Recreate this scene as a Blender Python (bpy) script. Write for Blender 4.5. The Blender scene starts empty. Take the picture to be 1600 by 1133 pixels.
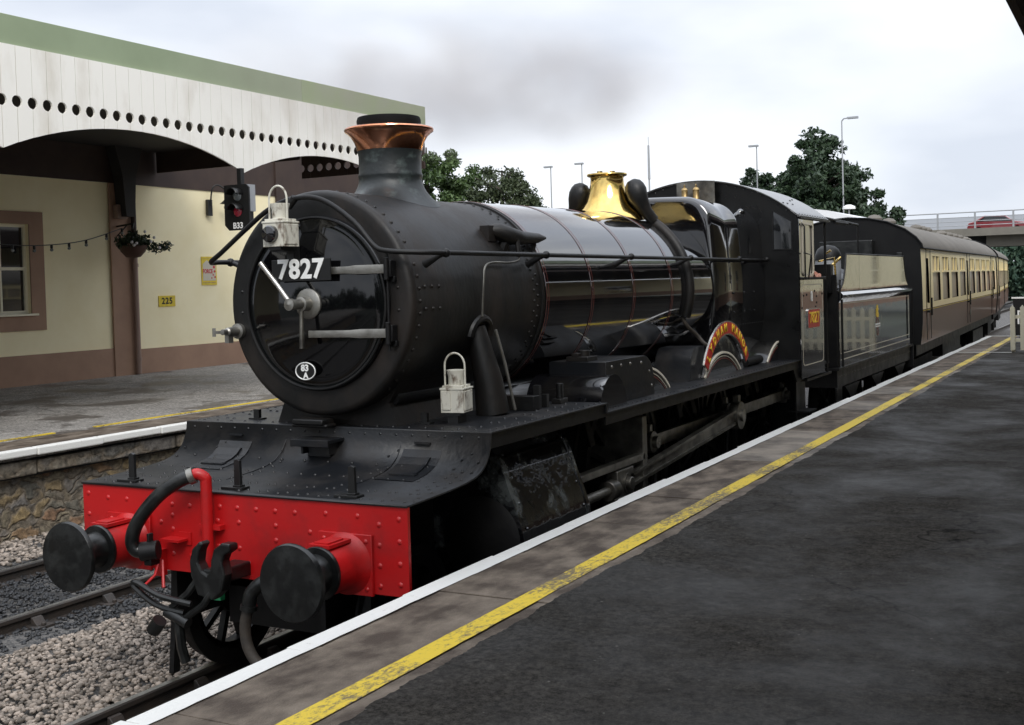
import bpy, bmesh, math, random
import numpy as np
from mathutils import Vector, Matrix
random.seed(7); rng=np.random.default_rng(7)
S=bpy.context.scene; COL=S.collection
R_=math.radians; PI=math.pi
# ------------------------------------------------------------ camera
cam=bpy.data.cameras.new('camera'); co=bpy.data.objects.new('camera',cam); COL.objects.link(co)
yaw,pitch,roll,fpx,ppy=.4908,-.0285,-.0286,1845.2,498.4
fw=Vector((-math.sin(yaw),math.cos(yaw),0)); rt=Vector((math.cos(yaw),math.sin(yaw),0)); up=Vector((0,0,1))
F=fw*math.cos(pitch)+up*math.sin(pitch); u2=-fw*math.sin(pitch)+up*math.cos(pitch)
CR=rt*math.cos(roll)+u2*math.sin(roll); CU=-rt*math.sin(roll)+u2*math.cos(roll)
M=Matrix.Identity(4)
for i in range(3): M[i][0]=CR[i]; M[i][1]=CU[i]; M[i][2]=-F[i]; M[i][3]=(5.0111,-5.6112,2.5822)[i]
co.matrix_world=M
cam.sensor_width=36; cam.lens=fpx/1600*36; cam.shift_y=-(566.5-ppy)/1600; cam.clip_start=.05; cam.clip_end=3000
S.camera=co
# ------------------------------------------------------------ world: overcast daylight
SUN_EL,SUN_ROT=R_(42),R_(140)
w=bpy.data.worlds.new('World'); S.world=w; w.use_nodes=True
n=w.node_tree.nodes; l=w.node_tree.links; n.clear()
out=n.new('ShaderNodeOutputWorld'); bg=n.new('ShaderNodeBackground'); bg.inputs[1].default_value=.1
sky=n.new('ShaderNodeTexSky'); sky.sky_type='NISHITA'; sky.sun_disc=False; sky.sun_elevation=SUN_EL; sky.sun_rotation=SUN_ROT
tc=n.new('ShaderNodeTexCoord'); mp=n.new('ShaderNodeMapping'); mp.inputs['Scale'].default_value=(1.2,1.2,3.2)
ns=n.new('ShaderNodeTexNoise'); ns.inputs['Scale'].default_value=2.4; ns.inputs['Detail'].default_value=5; ns.inputs['Roughness'].default_value=.45
cr=n.new('ShaderNodeValToRGB'); e=cr.color_ramp.elements
e[0].position=.38; e[0].color=(6.0,6.45,7.3,1); e[1].position=.62; e[1].color=(8.7,9.0,9.5,1)
mx=n.new('ShaderNodeMixRGB'); mx.inputs[0].default_value=.95
l.new(tc.outputs['Generated'],mp.inputs[0]); l.new(mp.outputs[0],ns.inputs[0]); l.new(ns.outputs[0],cr.inputs[0])
l.new(sky.outputs[0],mx.inputs[1]); l.new(cr.outputs[0],mx.inputs[2]); sx=n.new('ShaderNodeSeparateXYZ'); l.new(tc.outputs['Generated'],sx.inputs[0])
mz=n.new('ShaderNodeMapRange'); mz.interpolation_type='SMOOTHSTEP'; mz.inputs[1].default_value=.38; mz.inputs[2].default_value=1.0; mz.inputs[3].default_value=1.0; mz.inputs[4].default_value=2.3; l.new(sx.outputs[2],mz.inputs[0])
vs_=n.new('ShaderNodeVectorMath'); vs_.operation='SCALE'; l.new(mx.outputs[0],vs_.inputs[0]); l.new(mz.outputs[0],vs_.inputs['Scale']); l.new(vs_.outputs[0],bg.inputs[0]); l.new(bg.outputs[0],out.inputs[0])
sl=bpy.data.lights.new('sun','SUN'); sl.energy=1.5; sl.angle=R_(25); sl.color=(1,.97,.92)
so=bpy.data.objects.new('sun',sl); COL.objects.link(so)
sd=Vector((math.sin(SUN_ROT)*math.cos(SUN_EL),math.cos(SUN_ROT)*math.cos(SUN_EL),math.sin(SUN_EL)))
so.rotation_euler=sd.to_track_quat('Z','Y').to_euler(); so.location=(0,0,30)
S.view_settings.view_transform='Standard'; S.view_settings.look='None'; S.view_settings.exposure=.34; S.view_settings.gamma=1
# ------------------------------------------------------------ materials
MATS={}
def mat(name,col,rough=.5,metal=0,col2=None,nscale=4,nlo=.35,nhi=.65,bump=0,bscale=60,coat=0,spec=.5,rough2=None,stretch=(1,1,1),island=False,detail=6,ior=1.5,bdist=.01,coatr=.03):
    m=bpy.data.materials.new(name); m.use_nodes=True; N=m.node_tree.nodes; L=m.node_tree.links
    b=N['Principled BSDF']; b.inputs['Base Color'].default_value=(*col,1); b.inputs['Roughness'].default_value=rough
    b.inputs['Metallic'].default_value=metal; b.inputs['Specular IOR Level'].default_value=spec; b.inputs['IOR'].default_value=ior
    b.inputs['Coat Weight'].default_value=coat; b.inputs['Coat Roughness'].default_value=coatr
    if col2 is not None or bump or rough2 is not None:
        g=N.new('ShaderNodeNewGeometry'); mpg=N.new('ShaderNodeMapping'); mpg.inputs['Scale'].default_value=stretch
        L.new(g.outputs['Position'],mpg.inputs[0])
        t=N.new('ShaderNodeTexNoise'); t.inputs['Scale'].default_value=nscale; t.inputs['Detail'].default_value=detail; t.inputs['Roughness'].default_value=.6
        L.new(mpg.outputs[0],t.inputs[0])
        mr=N.new('ShaderNodeMapRange'); mr.inputs[1].default_value=nlo; mr.inputs[2].default_value=nhi; L.new(t.outputs[0],mr.inputs[0])
        fac=mr.outputs[0]
        if island:
            fac=g.outputs['Random Per Island']
        if col2 is not None:
            x=N.new('ShaderNodeMixRGB'); x.inputs[1].default_value=(*col,1); x.inputs[2].default_value=(*col2,1); L.new(fac,x.inputs[0]); L.new(x.outputs[0],b.inputs['Base Color'])
        if rough2 is not None:
            y=N.new('ShaderNodeMapRange'); y.inputs[3].default_value=rough; y.inputs[4].default_value=rough2; L.new(mr.outputs[0],y.inputs[0]); L.new(y.outputs[0],b.inputs['Roughness'])
        if bump:
            t2=N.new('ShaderNodeTexNoise'); t2.inputs['Scale'].default_value=bscale; t2.inputs['Detail'].default_value=4; L.new(mpg.outputs[0],t2.inputs[0])
            bp=N.new('ShaderNodeBump'); bp.inputs['Strength'].default_value=bump; bp.inputs['Distance'].default_value=bdist; L.new(t2.outputs[0],bp.inputs['Height']); L.new(bp.outputs[0],b.inputs['Normal'])
    MATS[name]=m; return m
def nodes_of(m): return m.node_tree.nodes,m.node_tree.links,m.node_tree.nodes['Principled BSDF']
mat('smokebox_black',(.005,.005,.005),.46,0,(.024,.017,.0125),2.2,.46,.74,.3,22,rough2=.68,stretch=(1,1,.55),spec=.4,detail=10)
mat('frame_black',(.004,.004,.0045),.45,0,(.008,.0075,.007),5,.4,.7,.15,30,rough2=.6,spec=.35)
mat('plate_black',(.006,.007,.009),.4,0,(.018,.015,.013),3.5,.46,.74,.2,30,rough2=.62,spec=.45,detail=10)
mat('gloss_black',(.005,.005,.006),.05,0,(.012,.011,.010),3,.5,.7,rough2=.16,bump=.07,bscale=1.9,coat=1,spec=.7,ior=1.6,bdist=.02)
mat('cab_black',(.006,.006,.006),.06,0,bump=.28,bscale=2.6,coat=1,spec=.9,ior=1.9,bdist=.02)
mat('red_paint',(.45,.008,.009),.36,0,(.22,.007,.007),2.5,.5,.74,.12,30,rough2=.6,detail=12)
mat('steel',(.36,.35,.32),.42,.85,(.2,.19,.17),8,.35,.7,.1,50)
mat('oily_steel',(.26,.25,.22),.4,.85,(.06,.055,.05),5,.35,.7,.1,50)
mat('bright_steel',(.6,.58,.54),.25,.95,(.4,.38,.35),14)
mat('copper',(.9,.42,.26),.15,1,(.62,.24,.12),5,.4,.7,.12,9,bdist=.02,stretch=(1,1,.6))
mat('brass',(.86,.62,.22),.12,1,(.75,.5,.15),4,.4,.7,.08,7,bdist=.02)
mat('chimney_grey',(.014,.018,.019),.45,0,(.07,.09,.085),7,.55,.72,.3,18,stretch=(1,1,1.3))
mat('rubber',(.005,.0055,.0055),.3,0,(.014,.015,.014),9,.45,.65,bump=.1,rough2=.5)
mat('rusty_hose',(.05,.04,.03),.7,0,(.035,.03,.025),14,bump=.3)
mat('white_letter',(.82,.82,.8),.5)
mat('black_plate',(.006,.006,.006),.35)
mat('plate_red',(.42,.02,.02),.35,0,(.5,.03,.02),20)
mat('lamp_white',(.60,.58,.50),.55,0,(.14,.10,.07),17,.53,.68,.25,40,stretch=(1,1,.5),detail=10)
mat('lens',(.01,.01,.012),.06,coat=1)
mat('lining_cream',(.55,.5,.4),.4)
mat('lining_red',(.16,.03,.02),.4)
mat('cream_line',(.6,.55,.42),.35)
mat('stone_pale',(.10,.085,.07),.85,0,(.40,.335,.28),island=True,bump=.3,bscale=90)
mat('stone_dark',(.010,.011,.013),.55,0,(.032,.033,.036),island=True,bump=.3,bscale=90)
mat('rail_side',(.04,.03,.024),.6,0,(.025,.022,.02),9,bump=.2)
mat('sleeper_wood',(.02,.02,.02),.7,0,(.035,.032,.03),5,stretch=(.4,3,3),bump=.4,bscale=20)
mat('ballast_bed',(.05,.05,.05),.85,0,(.16,.15,.14),30,.4,.6,.8,80,bdist=.03)
mat('earth',(.03,.03,.025),.9,0,(.02,.03,.015),.3)
mat('slab',(.065,.049,.037),.65,0,(.25,.205,.16),3.2,.40,.72,.6,90,rough2=.8,spec=.2,stretch=(1.5,.9,1),detail=12)
mat('slab_light',(.26,.22,.175),.7,0,(.07,.058,.047),2.5,.4,.7,.35,70)
mat('white_paint_edge',(.72,.71,.67),.6,0,(.4,.38,.34),22,.66,.76,.35,60)
mat('cream_wall',(.94,.84,.56),.75,0,(.88,.77,.48),1.2,.35,.7,.15,60)
mat('brown_wall',(.36,.22,.145),.7,0,(.30,.18,.12),1.5,bump=.15,bscale=60)
mat('dark_brown',(.05,.03,.022),.7,0,(.035,.02,.016),2)
mat('pipe_brown',(.28,.19,.15),.4)
mat('valance_white',(.86,.83,.76),.5,0,(.62,.57,.48),2.4,.5,.85,.05,40,stretch=(1,1,.35))
mat('fascia_green',(.27,.325,.20),.5,0,(.22,.27,.16),.9,.4,.75,.05,20)
mat('fascia_moss',(.24,.33,.13),.55,0,(.27,.32,.19),1.4,.35,.65,.05,20)
mat('cream_frame',(.85,.79,.6),.4)
mat('dark_roof',(.025,.022,.02),.8)
mat('window_glass',(.012,.013,.015),.04,coat=1)
mat('sign_yellow',(.72,.55,.04),.4,0,(.6,.44,.03),12)
mat('sign_red',(.5,.03,.04),.4)
mat('coach_cream',(.9,.76,.42),.35,coat=.2,coatr=.1)
mat('coach_brown',(.14,.055,.028),.35,coat=.35,coatr=.15,bump=.03,bscale=2)
mat('coach_roof',(.11,.098,.082),.7,0,(.15,.135,.115),1.2)
mat('coach_end',(.004,.004,.0045),.5,0,(.009,.009,.009),2,bump=.1,bscale=8,spec=.25)
mat('coach_glass_reflection',(.42,.35,.25),.3,coat=.15,col2=(.22,.18,.13),nscale=.9)  # tan base colour stands for the pale building reflected in the panes
mat('white_roof',(.8,.81,.83),.4)
mat('concrete',(.2,.185,.155),.8,0,(.14,.13,.11),.7,.35,.7,.2,20)
mat('concrete_dark',(.035,.035,.035),.9)
mat('galv',(.38,.39,.4),.45,.4)
mat('parapet_grey',(.42,.44,.47),.6)
mat('car_red',(.20,.02,.025),.3,coat=1); mat('car_dark',(.03,.035,.04),.3,coat=1)
mat('tail_light',(.5,.02,.02),.2)
mat('bark',(.05,.04,.03),.9,bump=.5,bscale=12)
mat('leaf_bright',(.028,.058,.014),.6,0,(.075,.125,.03),island=True)
mat('leaf_olive',(.022,.036,.013),.6,0,(.06,.08,.03),island=True)
mat('leaf_conifer',(.013,.03,.014),.6,0,(.035,.065,.025),island=True)
mat('leaf_far',(.03,.07,.05),.7,0,(.07,.12,.07),island=True)
mat('leaf_basket',(.012,.025,.01),.6,0,(.03,.05,.018),island=True)
mat('flower_white',(.7,.68,.68),.5); mat('flower_pink',(.5,.12,.12),.5)
mat('terracotta',(.06,.025,.015),.7)
mat('signal_black',(.008,.008,.008),.45)
mat('signal_red',(.45,.02,.05),.12,coat=1); mat('signal_clear',(.2,.22,.22),.1,coat=1)
mat('skin',(.55,.27,.2),.5); mat('overalls',(.012,.014,.022),.8); mat('cap_cloth',(.01,.01,.012),.6); mat('hair',(.06,.05,.045),.7)
mat('cab_roof',(.12,.12,.12),.28,0,(.09,.09,.09),3,coat=.5,coatr=.2)
mat('cab_front',(.003,.003,.003),.25,0,(.008,.008,.008),2,rough2=.5,spec=.3)
mat('cylinder_black_sky_mottle',(.006,.006,.007),.10,0,(.085,.095,.095),3.4,.52,.64,.4,3,coat=.5,rough2=.4,bdist=.04,detail=5)  # pale blue-grey mottling stands in for broken sky reflection on the casing
mat('liner_black',(.003,.003,.003),.7,spec=.15)
mat('dull_brass',(.5,.36,.16),.42,1,(.25,.17,.08),12)
mat('stain',(.075,.068,.055),.9,0,(.03,.028,.025),30,spec=.1)
mat('bead_cream',(.78,.72,.6),.3)
mat('door_black',(.003,.003,.0035),.06,0,bump=.06,bscale=2.5,coat=.25,spec=.5,ior=1.45,bdist=.02)
mat('coal',(.01,.01,.011),.35,0,bump=.5,bscale=20)
mat('tyre_black',(.012,.012,.012),.8)
mat('emblem_yellow',(.8,.55,.04),.4)
mat('tag_green',(.03,.3,.12),.4)
# asphalt with damp patches
def asphalt(name,base,base2,wet_lo,wet_hi,r0,r1,sp_=.5):
    m=mat(name,base,.6); N,L,b=nodes_of(m)
    g=N.new('ShaderNodeNewGeometry')
    def noise(sc,de,ro=.5,dist=0):
        t=N.new('ShaderNodeTexNoise'); t.inputs['Scale'].default_value=sc; t.inputs['Detail'].default_value=de; t.inputs['Roughness'].default_value=ro; t.inputs['Distortion'].default_value=dist; L.new(g.outputs['Position'],t.inputs[0]); return t.outputs[0]
    def mrange(src,a0,a1,b0,b1):
        r=N.new('ShaderNodeMapRange'); r.inputs[1].default_value=a0; r.inputs[2].default_value=a1; r.inputs[3].default_value=b0; r.inputs[4].default_value=b1; L.new(src,r.inputs[0]); return r.outputs[0]
    def mul(a,b_):
        q=N.new('ShaderNodeMath'); q.operation='MULTIPLY'; L.new(a,q.inputs[0]); L.new(b_,q.inputs[1]); return q.outputs[0]
    fine=noise(26,10,.97); big=noise(.8,12,.7,.2); mid=noise(4,10,.75)
    wet=mrange(big,wet_lo,wet_hi,0,1)
    m1=N.new('ShaderNodeMixRGB'); m1.inputs[1].default_value=(*base,1); m1.inputs[2].default_value=(*base2,1); L.new(wet,m1.inputs[0])
    k=mul(mrange(mid,.3,.7,.7,1.3),mrange(fine,.42,.60,.12,2.3))
    # thin cracks
    ma=N.new('ShaderNodeMixRGB'); ma.blend_type='LINEAR_LIGHT'; ma.inputs[0].default_value=.25; nz=N.new('ShaderNodeTexNoise'); nz.inputs['Scale'].default_value=2.5; nz.inputs['Detail'].default_value=5; L.new(g.outputs['Position'],nz.inputs[0]); L.new(g.outputs['Position'],ma.inputs[1]); L.new(nz.outputs['Color'],ma.inputs[2])
    v=N.new('ShaderNodeTexVoronoi'); v.feature='DISTANCE_TO_EDGE'; v.inputs['Scale'].default_value=.42; L.new(ma.outputs[0],v.inputs[0])
    crk=mrange(v.outputs['Distance'],.0,.006,.25,1)
    gate=mrange(noise(.9,2),.50,.56,0,1)
    mc=N.new('ShaderNodeMixRGB'); mc.inputs[1].default_value=(1,1,1,1); L.new(gate,mc.inputs[0]); L.new(crk,mc.inputs[2])
    # scattered pale chips
    v2=N.new('ShaderNodeTexVoronoi'); v2.inputs['Scale'].default_value=14; L.new(g.outputs['Position'],v2.inputs[0]); chip=mrange(v2.outputs['Distance'],.06,.11,1,0)
    sp2=N.new('ShaderNodeSeparateColor'); L.new(v2.outputs['Color'],sp2.inputs[0]); chip=mul(chip,mrange(sp2.outputs[0],.70,.95,0,.8))
    vm=N.new('ShaderNodeVectorMath'); vm.operation='SCALE'; L.new(m1.outputs[0],vm.inputs[0]); L.new(mul(k,mc.outputs[0]),vm.inputs['Scale'])
    mx2=N.new('ShaderNodeMixRGB'); mx2.inputs[2].default_value=(.15,.14,.125,1); L.new(chip,mx2.inputs[0]); L.new(vm.outputs[0],mx2.inputs[1]); L.new(mx2.outputs[0],b.inputs['Base Color'])
    L.new(mul(mrange(wet,0,1,r0,r1),mrange(fine,.3,.7,.75,1.2)),b.inputs['Roughness']); L.new(mrange(wet,0,1,*sp_),b.inputs['Specular IOR Level'])
    bp=N.new('ShaderNodeBump'); bp.inputs['Strength'].default_value=.8; bp.inputs['Distance'].default_value=.004; L.new(fine,bp.inputs['Height']); L.new(bp.outputs[0],b.inputs['Normal'])
asphalt('asphalt_near',(.034,.031,.027),(.027,.025,.0225),.40,.66,.85,.48,(.02,.20))
asphalt('asphalt_far',(.24,.225,.205),(.10,.088,.078),.53,.55,.8,.5,(.1,.4))
# worn yellow line: flecks of bare concrete through the paint
m=mat('worn_yellow',(.75,.54,.03),.55); N,L,b=nodes_of(m)
g=N.new('ShaderNodeNewGeometry'); t=N.new('ShaderNodeTexNoise'); t.inputs['Scale'].default_value=42; t.inputs['Detail'].default_value=12; t.inputs['Roughness'].default_value=.85
t2=N.new('ShaderNodeTexNoise'); t2.inputs['Scale'].default_value=1.1; ad=N.new('ShaderNodeMath'); ad.operation='MULTIPLY_ADD'; ad.inputs[1].default_value=.6
mpg=N.new('ShaderNodeMapping'); mpg.inputs['Scale'].default_value=(1,.45,1); L.new(g.outputs['Position'],mpg.inputs[0]); L.new(mpg.outputs[0],t.inputs[0]); L.new(g.outputs['Position'],t2.inputs[0])
L.new(t2.outputs[0],ad.inputs[0]); L.new(t.outputs[0],ad.inputs[2]); mr=N.new('ShaderNodeMapRange'); mr.inputs[1].default_value=.80; mr.inputs[2].default_value=.89; L.new(ad.outputs[0],mr.inputs[0])
x=N.new('ShaderNodeMixRGB'); x.inputs[1].default_value=(.70,.50,.03,1); x.inputs[2].default_value=(.13,.10,.06,1); L.new(mr.outputs[0],x.inputs[0]); L.new(x.outputs[0],b.inputs['Base Color'])
# rubble stone wall
def stonewall(name,sx,sz,cols):
    m=mat(name,cols[0],.85); N,L,b=nodes_of(m)
    g=N.new('ShaderNodeNewGeometry'); mpg=N.new('ShaderNodeMapping'); mpg.inputs['Scale'].default_value=(1,sx,sz)
    nz=N.new('ShaderNodeTexNoise'); nz.inputs['Scale'].default_value=3; nz.inputs['Detail'].default_value=3
    L.new(g.outputs['Position'],nz.inputs[0]); ma=N.new('ShaderNodeMixRGB'); ma.blend_type='LINEAR_LIGHT'; ma.inputs[0].default_value=.22
    L.new(g.outputs['Position'],ma.inputs[1]); L.new(nz.outputs['Color'],ma.inputs[2]); L.new(ma.outputs[0],mpg.inputs[0])
    v=N.new('ShaderNodeTexVoronoi'); v.inputs['Scale'].default_value=1; v.feature='F1'; L.new(mpg.outputs[0],v.inputs[0]); v.inputs['Randomness'].default_value=.8
    vd=N.new('ShaderNodeTexVoronoi'); vd.inputs['Scale'].default_value=1; vd.feature='DISTANCE_TO_EDGE'; vd.inputs['Randomness'].default_value=.8; L.new(mpg.outputs[0],vd.inputs[0])
    sp=N.new('ShaderNodeSeparateColor'); L.new(v.outputs['Color'],sp.inputs[0]); cr=N.new('ShaderNodeValToRGB'); L.new(sp.outputs[0],cr.inputs[0])
    el=cr.color_ramp.elements; el[0].color=(*cols[0],1); el[1].color=(*cols[-1],1)
    for i,c in enumerate(cols[1:-1]): q=el.new((i+1)/(len(cols)-1)); q.color=(*c,1)
    t=N.new('ShaderNodeTexNoise'); t.inputs['Scale'].default_value=14; t.inputs['Detail'].default_value=8; t.inputs['Roughness'].default_value=.7; L.new(g.outputs['Position'],t.inputs[0])
    rr=N.new('ShaderNodeMapRange'); rr.inputs[1].default_value=.3; rr.inputs[2].default_value=.7; rr.inputs[3].default_value=.25; rr.inputs[4].default_value=1.9; L.new(t.outputs[0],rr.inputs[0])
    mt=N.new('ShaderNodeMapRange'); mt.inputs[1].default_value=.0; mt.inputs[2].default_value=.16; L.new(vd.outputs['Distance'],mt.inputs[0])
    mo=N.new('ShaderNodeMixRGB'); mo.inputs[1].default_value=(.13,.105,.075,1); L.new(mt.outputs[0],mo.inputs[0]); L.new(cr.outputs[0],mo.inputs[2])
    vm=N.new('ShaderNodeVectorMath'); vm.operation='SCALE'; L.new(mo.outputs[0],vm.inputs[0]); L.new(rr.outputs[0],vm.inputs['Scale']); L.new(vm.outputs[0],b.inputs['Base Color'])
    hs=N.new('ShaderNodeMath'); hs.operation='MULTIPLY_ADD'; hs.inputs[1].default_value=1.2; L.new(t.outputs[0],hs.inputs[0]); L.new(mt.outputs[0],hs.inputs[2])
    bp=N.new('ShaderNodeBump'); bp.inputs['Strength'].default_value=1; bp.inputs['Distance'].default_value=.016; L.new(hs.outputs[0],bp.inputs['Height']); L.new(bp.outputs[0],b.inputs['Normal'])
stonewall('rubble_stone',4.0,8.5,[(.10,.095,.08),(.17,.14,.09),(.13,.12,.11),(.22,.16,.08),(.19,.10,.065)])
stonewall('corbel_stone',1.9,3.0,[(.10,.095,.085),(.15,.13,.10),(.12,.11,.10)])
# ------------------------------------------------------------ mesh helpers
class MB:
    def __init__(s): s.v=[]; s.f=[]; s.mi=[]; s.cur=0
    def add(s,vs,fs):
        o=len(s.v); s.v+= [tuple(p) for p in vs]; s.f+=[tuple(i+o for i in f) for f in fs]; s.mi+=[s.cur]*len(fs); return s
    def m(s,i): s.cur=i; return s
    def box(s,x0,x1,y0,y1,z0,z1):
        return s.add([(x,y,z) for x in(x0,x1) for y in(y0,y1) for z in(z0,z1)],[(0,1,3,2),(4,6,7,5),(0,4,5,1),(2,3,7,6),(0,2,6,4),(1,5,7,3)])
    def obox(s,c,sz,mt):
        hx,hy,hz=sz[0]/2,sz[1]/2,sz[2]/2; c=Vector(c)
        return s.add([c+mt@Vector((x,y,z)) for x in(-hx,hx) for y in(-hy,hy) for z in(-hz,hz)],[(0,1,3,2),(4,6,7,5),(0,4,5,1),(2,3,7,6),(0,2,6,4),(1,5,7,3)])
    def bar(s,p0,p1,wd,ht,upv=(0,0,1)):
        p0=Vector(p0);p1=Vector(p1);d=p1-p0;y=d.normalized();x=y.cross(Vector(upv)).normalized();z=x.cross(y)
        return s.obox((p0+p1)/2,(wd,d.length,ht),Matrix((x,y,z)).transposed())
    def tube(s,pts,r,n=10,closed=False,caps=True):
        P=[Vector(p) for p in pts]; k=len(P); rs=r if isinstance(r,(list,tuple)) else [r]*k
        T=[]
        for i in range(k):
            a=P[(i-1)%k] if (closed or i>0) else P[i]; b_=P[(i+1)%k] if (closed or i<k-1) else P[i]
            T.append((b_-a).normalized())
        x=T[0].orthogonal().normalized(); vs=[]
        for i in range(k):
            x=(x-T[i]*x.dot(T[i])).normalized(); y=T[i].cross(x)
            vs+=[P[i]+(x*math.cos(2*PI*j/n)+y*math.sin(2*PI*j/n))*rs[i] for j in range(n)]
        fs=[]
        for i in range(k if closed else k-1):
            a=i*n;b_=((i+1)%k)*n
            fs+=[(a+j,a+(j+1)%n,b_+(j+1)%n,b_+j) for j in range(n)]
        if caps and not closed: fs+=[tuple(range(n-1,-1,-1)),tuple(range((k-1)*n,k*n))]
        return s.add(vs,fs)
    def cyl(s,p0,p1,r0,r1=None,n=24): return s.tube([p0,p1],[r0,r0 if r1 is None else r1],n)
    def lathe(s,prof,org,axis,n=48,a0=0,a1=2*PI):
        # prof: (radius, distance along axis)
        ax=Vector(axis).normalized(); x=Vector((1,0,0)) if abs(ax.x)<.9 else Vector((0,1,0)); x=(x-ax*x.dot(ax)).normalized(); y=ax.cross(x); O=Vector(org)
        full=abs(a1-a0-2*PI)<1e-6; m=n if full else n+1; vs=[]
        for r,h in prof: vs+=[O+ax*h+(x*math.cos(a0+(a1-a0)*j/n)+y*math.sin(a0+(a1-a0)*j/n))*max(r,1e-4) for j in range(m)]
        fs=[]
        for i in range(len(prof)-1):
            for j in range(n):
                a=i*m+j;b_=i*m+(j+1)%m; fs.append((a,b_,b_+m,a+m))
        return s.add(vs,fs)
    def prism(s,poly,ax,d0,d1):
        # poly 2d in the two axes other than ax (in x,y,z order)
        def P(a,b_,d): return {'x':(d,a,b_),'y':(a,d,b_),'z':(a,b_,d)}[ax]
        k=len(poly); vs=[P(a,b_,d0) for a,b_ in poly]+[P(a,b_,d1) for a,b_ in poly]
        return s.add(vs,[tuple(range(k-1,-1,-1)),tuple(range(k,2*k))]+[(i,(i+1)%k,k+(i+1)%k,k+i) for i in range(k)])
    def frame(s,o,i,ax,d0,d1,open_=False):
        def P(a,b_,d): return {'x':(d,a,b_),'y':(a,d,b_),'z':(a,b_,d)}[ax]
        k=len(o); vs=[P(*p,d0) for p in o]+[P(*p,d0) for p in i]+[P(*p,d1) for p in o]+[P(*p,d1) for p in i]
        fs=[]
        for j in range(k-1 if open_ else k):
            q=(j+1)%k; fs+=[(j,q,k+q,k+j),(2*k+j,3*k+j,3*k+q,2*k+q),(j,2*k+j,2*k+q,q),(k+j,k+q,3*k+q,3*k+j)]
        return s.add(vs,fs)
    def rivet(s,p,nrm,r=.012,h=.6,n=6):
        ax=Vector(nrm).normalized(); x=ax.orthogonal().normalized(); y=ax.cross(x); p=Vector(p); vs=[]
        for rr,hh in((1,0),(.75,.5),(.3,.9)):
            vs+=[p+ax*(hh*h*r)+(x*math.cos(2*PI*j/n)+y*math.sin(2*PI*j/n))*r*rr for j in range(n)]
        fs=[(i*n+j,i*n+(j+1)%n,(i+1)*n+(j+1)%n,(i+1)*n+j) for i in range(2) for j in range(n)]+[tuple(range(2*n,3*n))]
        return s.add(vs,fs)
    def ball(s,c,r,n=12,sc=(1,1,1)):
        c=Vector(c); vs=[];k=n//2+1
        for i in range(k):
            t=PI*i/(k-1)
            vs+=[c+Vector((sc[0]*r*math.sin(t)*math.cos(2*PI*j/n),sc[1]*r*math.sin(t)*math.sin(2*PI*j/n),sc[2]*r*math.cos(t))) for j in range(n)]
        return s.add(vs,[(i*n+j,(i+1)*n+j,(i+1)*n+(j+1)%n,i*n+(j+1)%n) for i in range(k-1) for j in range(n)])
    def grid(s,rows):
        k=len(rows[0]); vs=[p for r in rows for p in r]
        return s.add(vs,[(i*k+j,i*k+j+1,(i+1)*k+j+1,(i+1)*k+j) for i in range(len(rows)-1) for j in range(k-1)])
    def build(s,name,mats,parent=None,smooth=38,bevel=0,solid=0,recalc=True):
        me=bpy.data.meshes.new(name)
        off=Vector((0,0,0))
        q=parent
        while q is not None: off+=q.location; q=q.parent
        me.from_pydata([tuple(Vector(p)-off) for p in s.v],[],s.f)
        if not isinstance(mats,(list,tuple)): mats=[mats]
        for mm in mats: me.materials.append(MATS[mm])
        if any(s.mi): me.polygons.foreach_set('material_index',s.mi)
        if recalc:
            bm=bmesh.new(); bm.from_mesh(me); bmesh.ops.remove_doubles(bm,verts=bm.verts,dist=1e-5); bmesh.ops.recalc_face_normals(bm,faces=bm.faces); bm.to_mesh(me); bm.free()
        if smooth:
            me.polygons.foreach_set('use_smooth',[True]*len(me.polygons)); me.set_sharp_from_angle(angle=R_(smooth))
        o=bpy.data.objects.new(name,me); COL.objects.link(o)
        if parent is not None: o.parent=parent
        if solid:
            md=o.modifiers.new('thickness','SOLIDIFY'); md.thickness=solid; md.offset=0
        if bevel:
            md=o.modifiers.new('edge','BEVEL'); md.width=bevel; md.segments=2; md.limit_method='ANGLE'; md.angle_limit=R_(40)
        return o
def thing(name,label,cat,loc=(0,0,0),rz=0,group=None):
    o=bpy.data.objects.new(name,None); COL.objects.link(o); o.location=loc; o.rotation_euler=(0,0,rz); o['label']=label; o['category']=cat
    if group: o['group']=group
    return o
def tag(o,label,cat,group=None):
    o['label']=label; o['category']=cat
    if group: o['group']=group
    return o
def struct(o,kind='structure'): o['kind']=kind; return o
def copy_tree(o,parent=None,label=None,loc=None,rz=None):
    c=o.copy(); COL.objects.link(c); c.parent=parent
    if label: c['label']=label
    if loc is not None: c.location=loc
    if rz is not None: c.rotation_euler=(0,0,rz)
    for ch in list(o.children): copy_tree(ch,c)
    return c
SIDE=Matrix(((0,0,1),(1,0,0),(0,1,0)))      # reads along +Y, faces +X
FRONT=Matrix(((1,0,0),(0,0,-1),(0,1,0)))    # reads along +X, faces -Y
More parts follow.
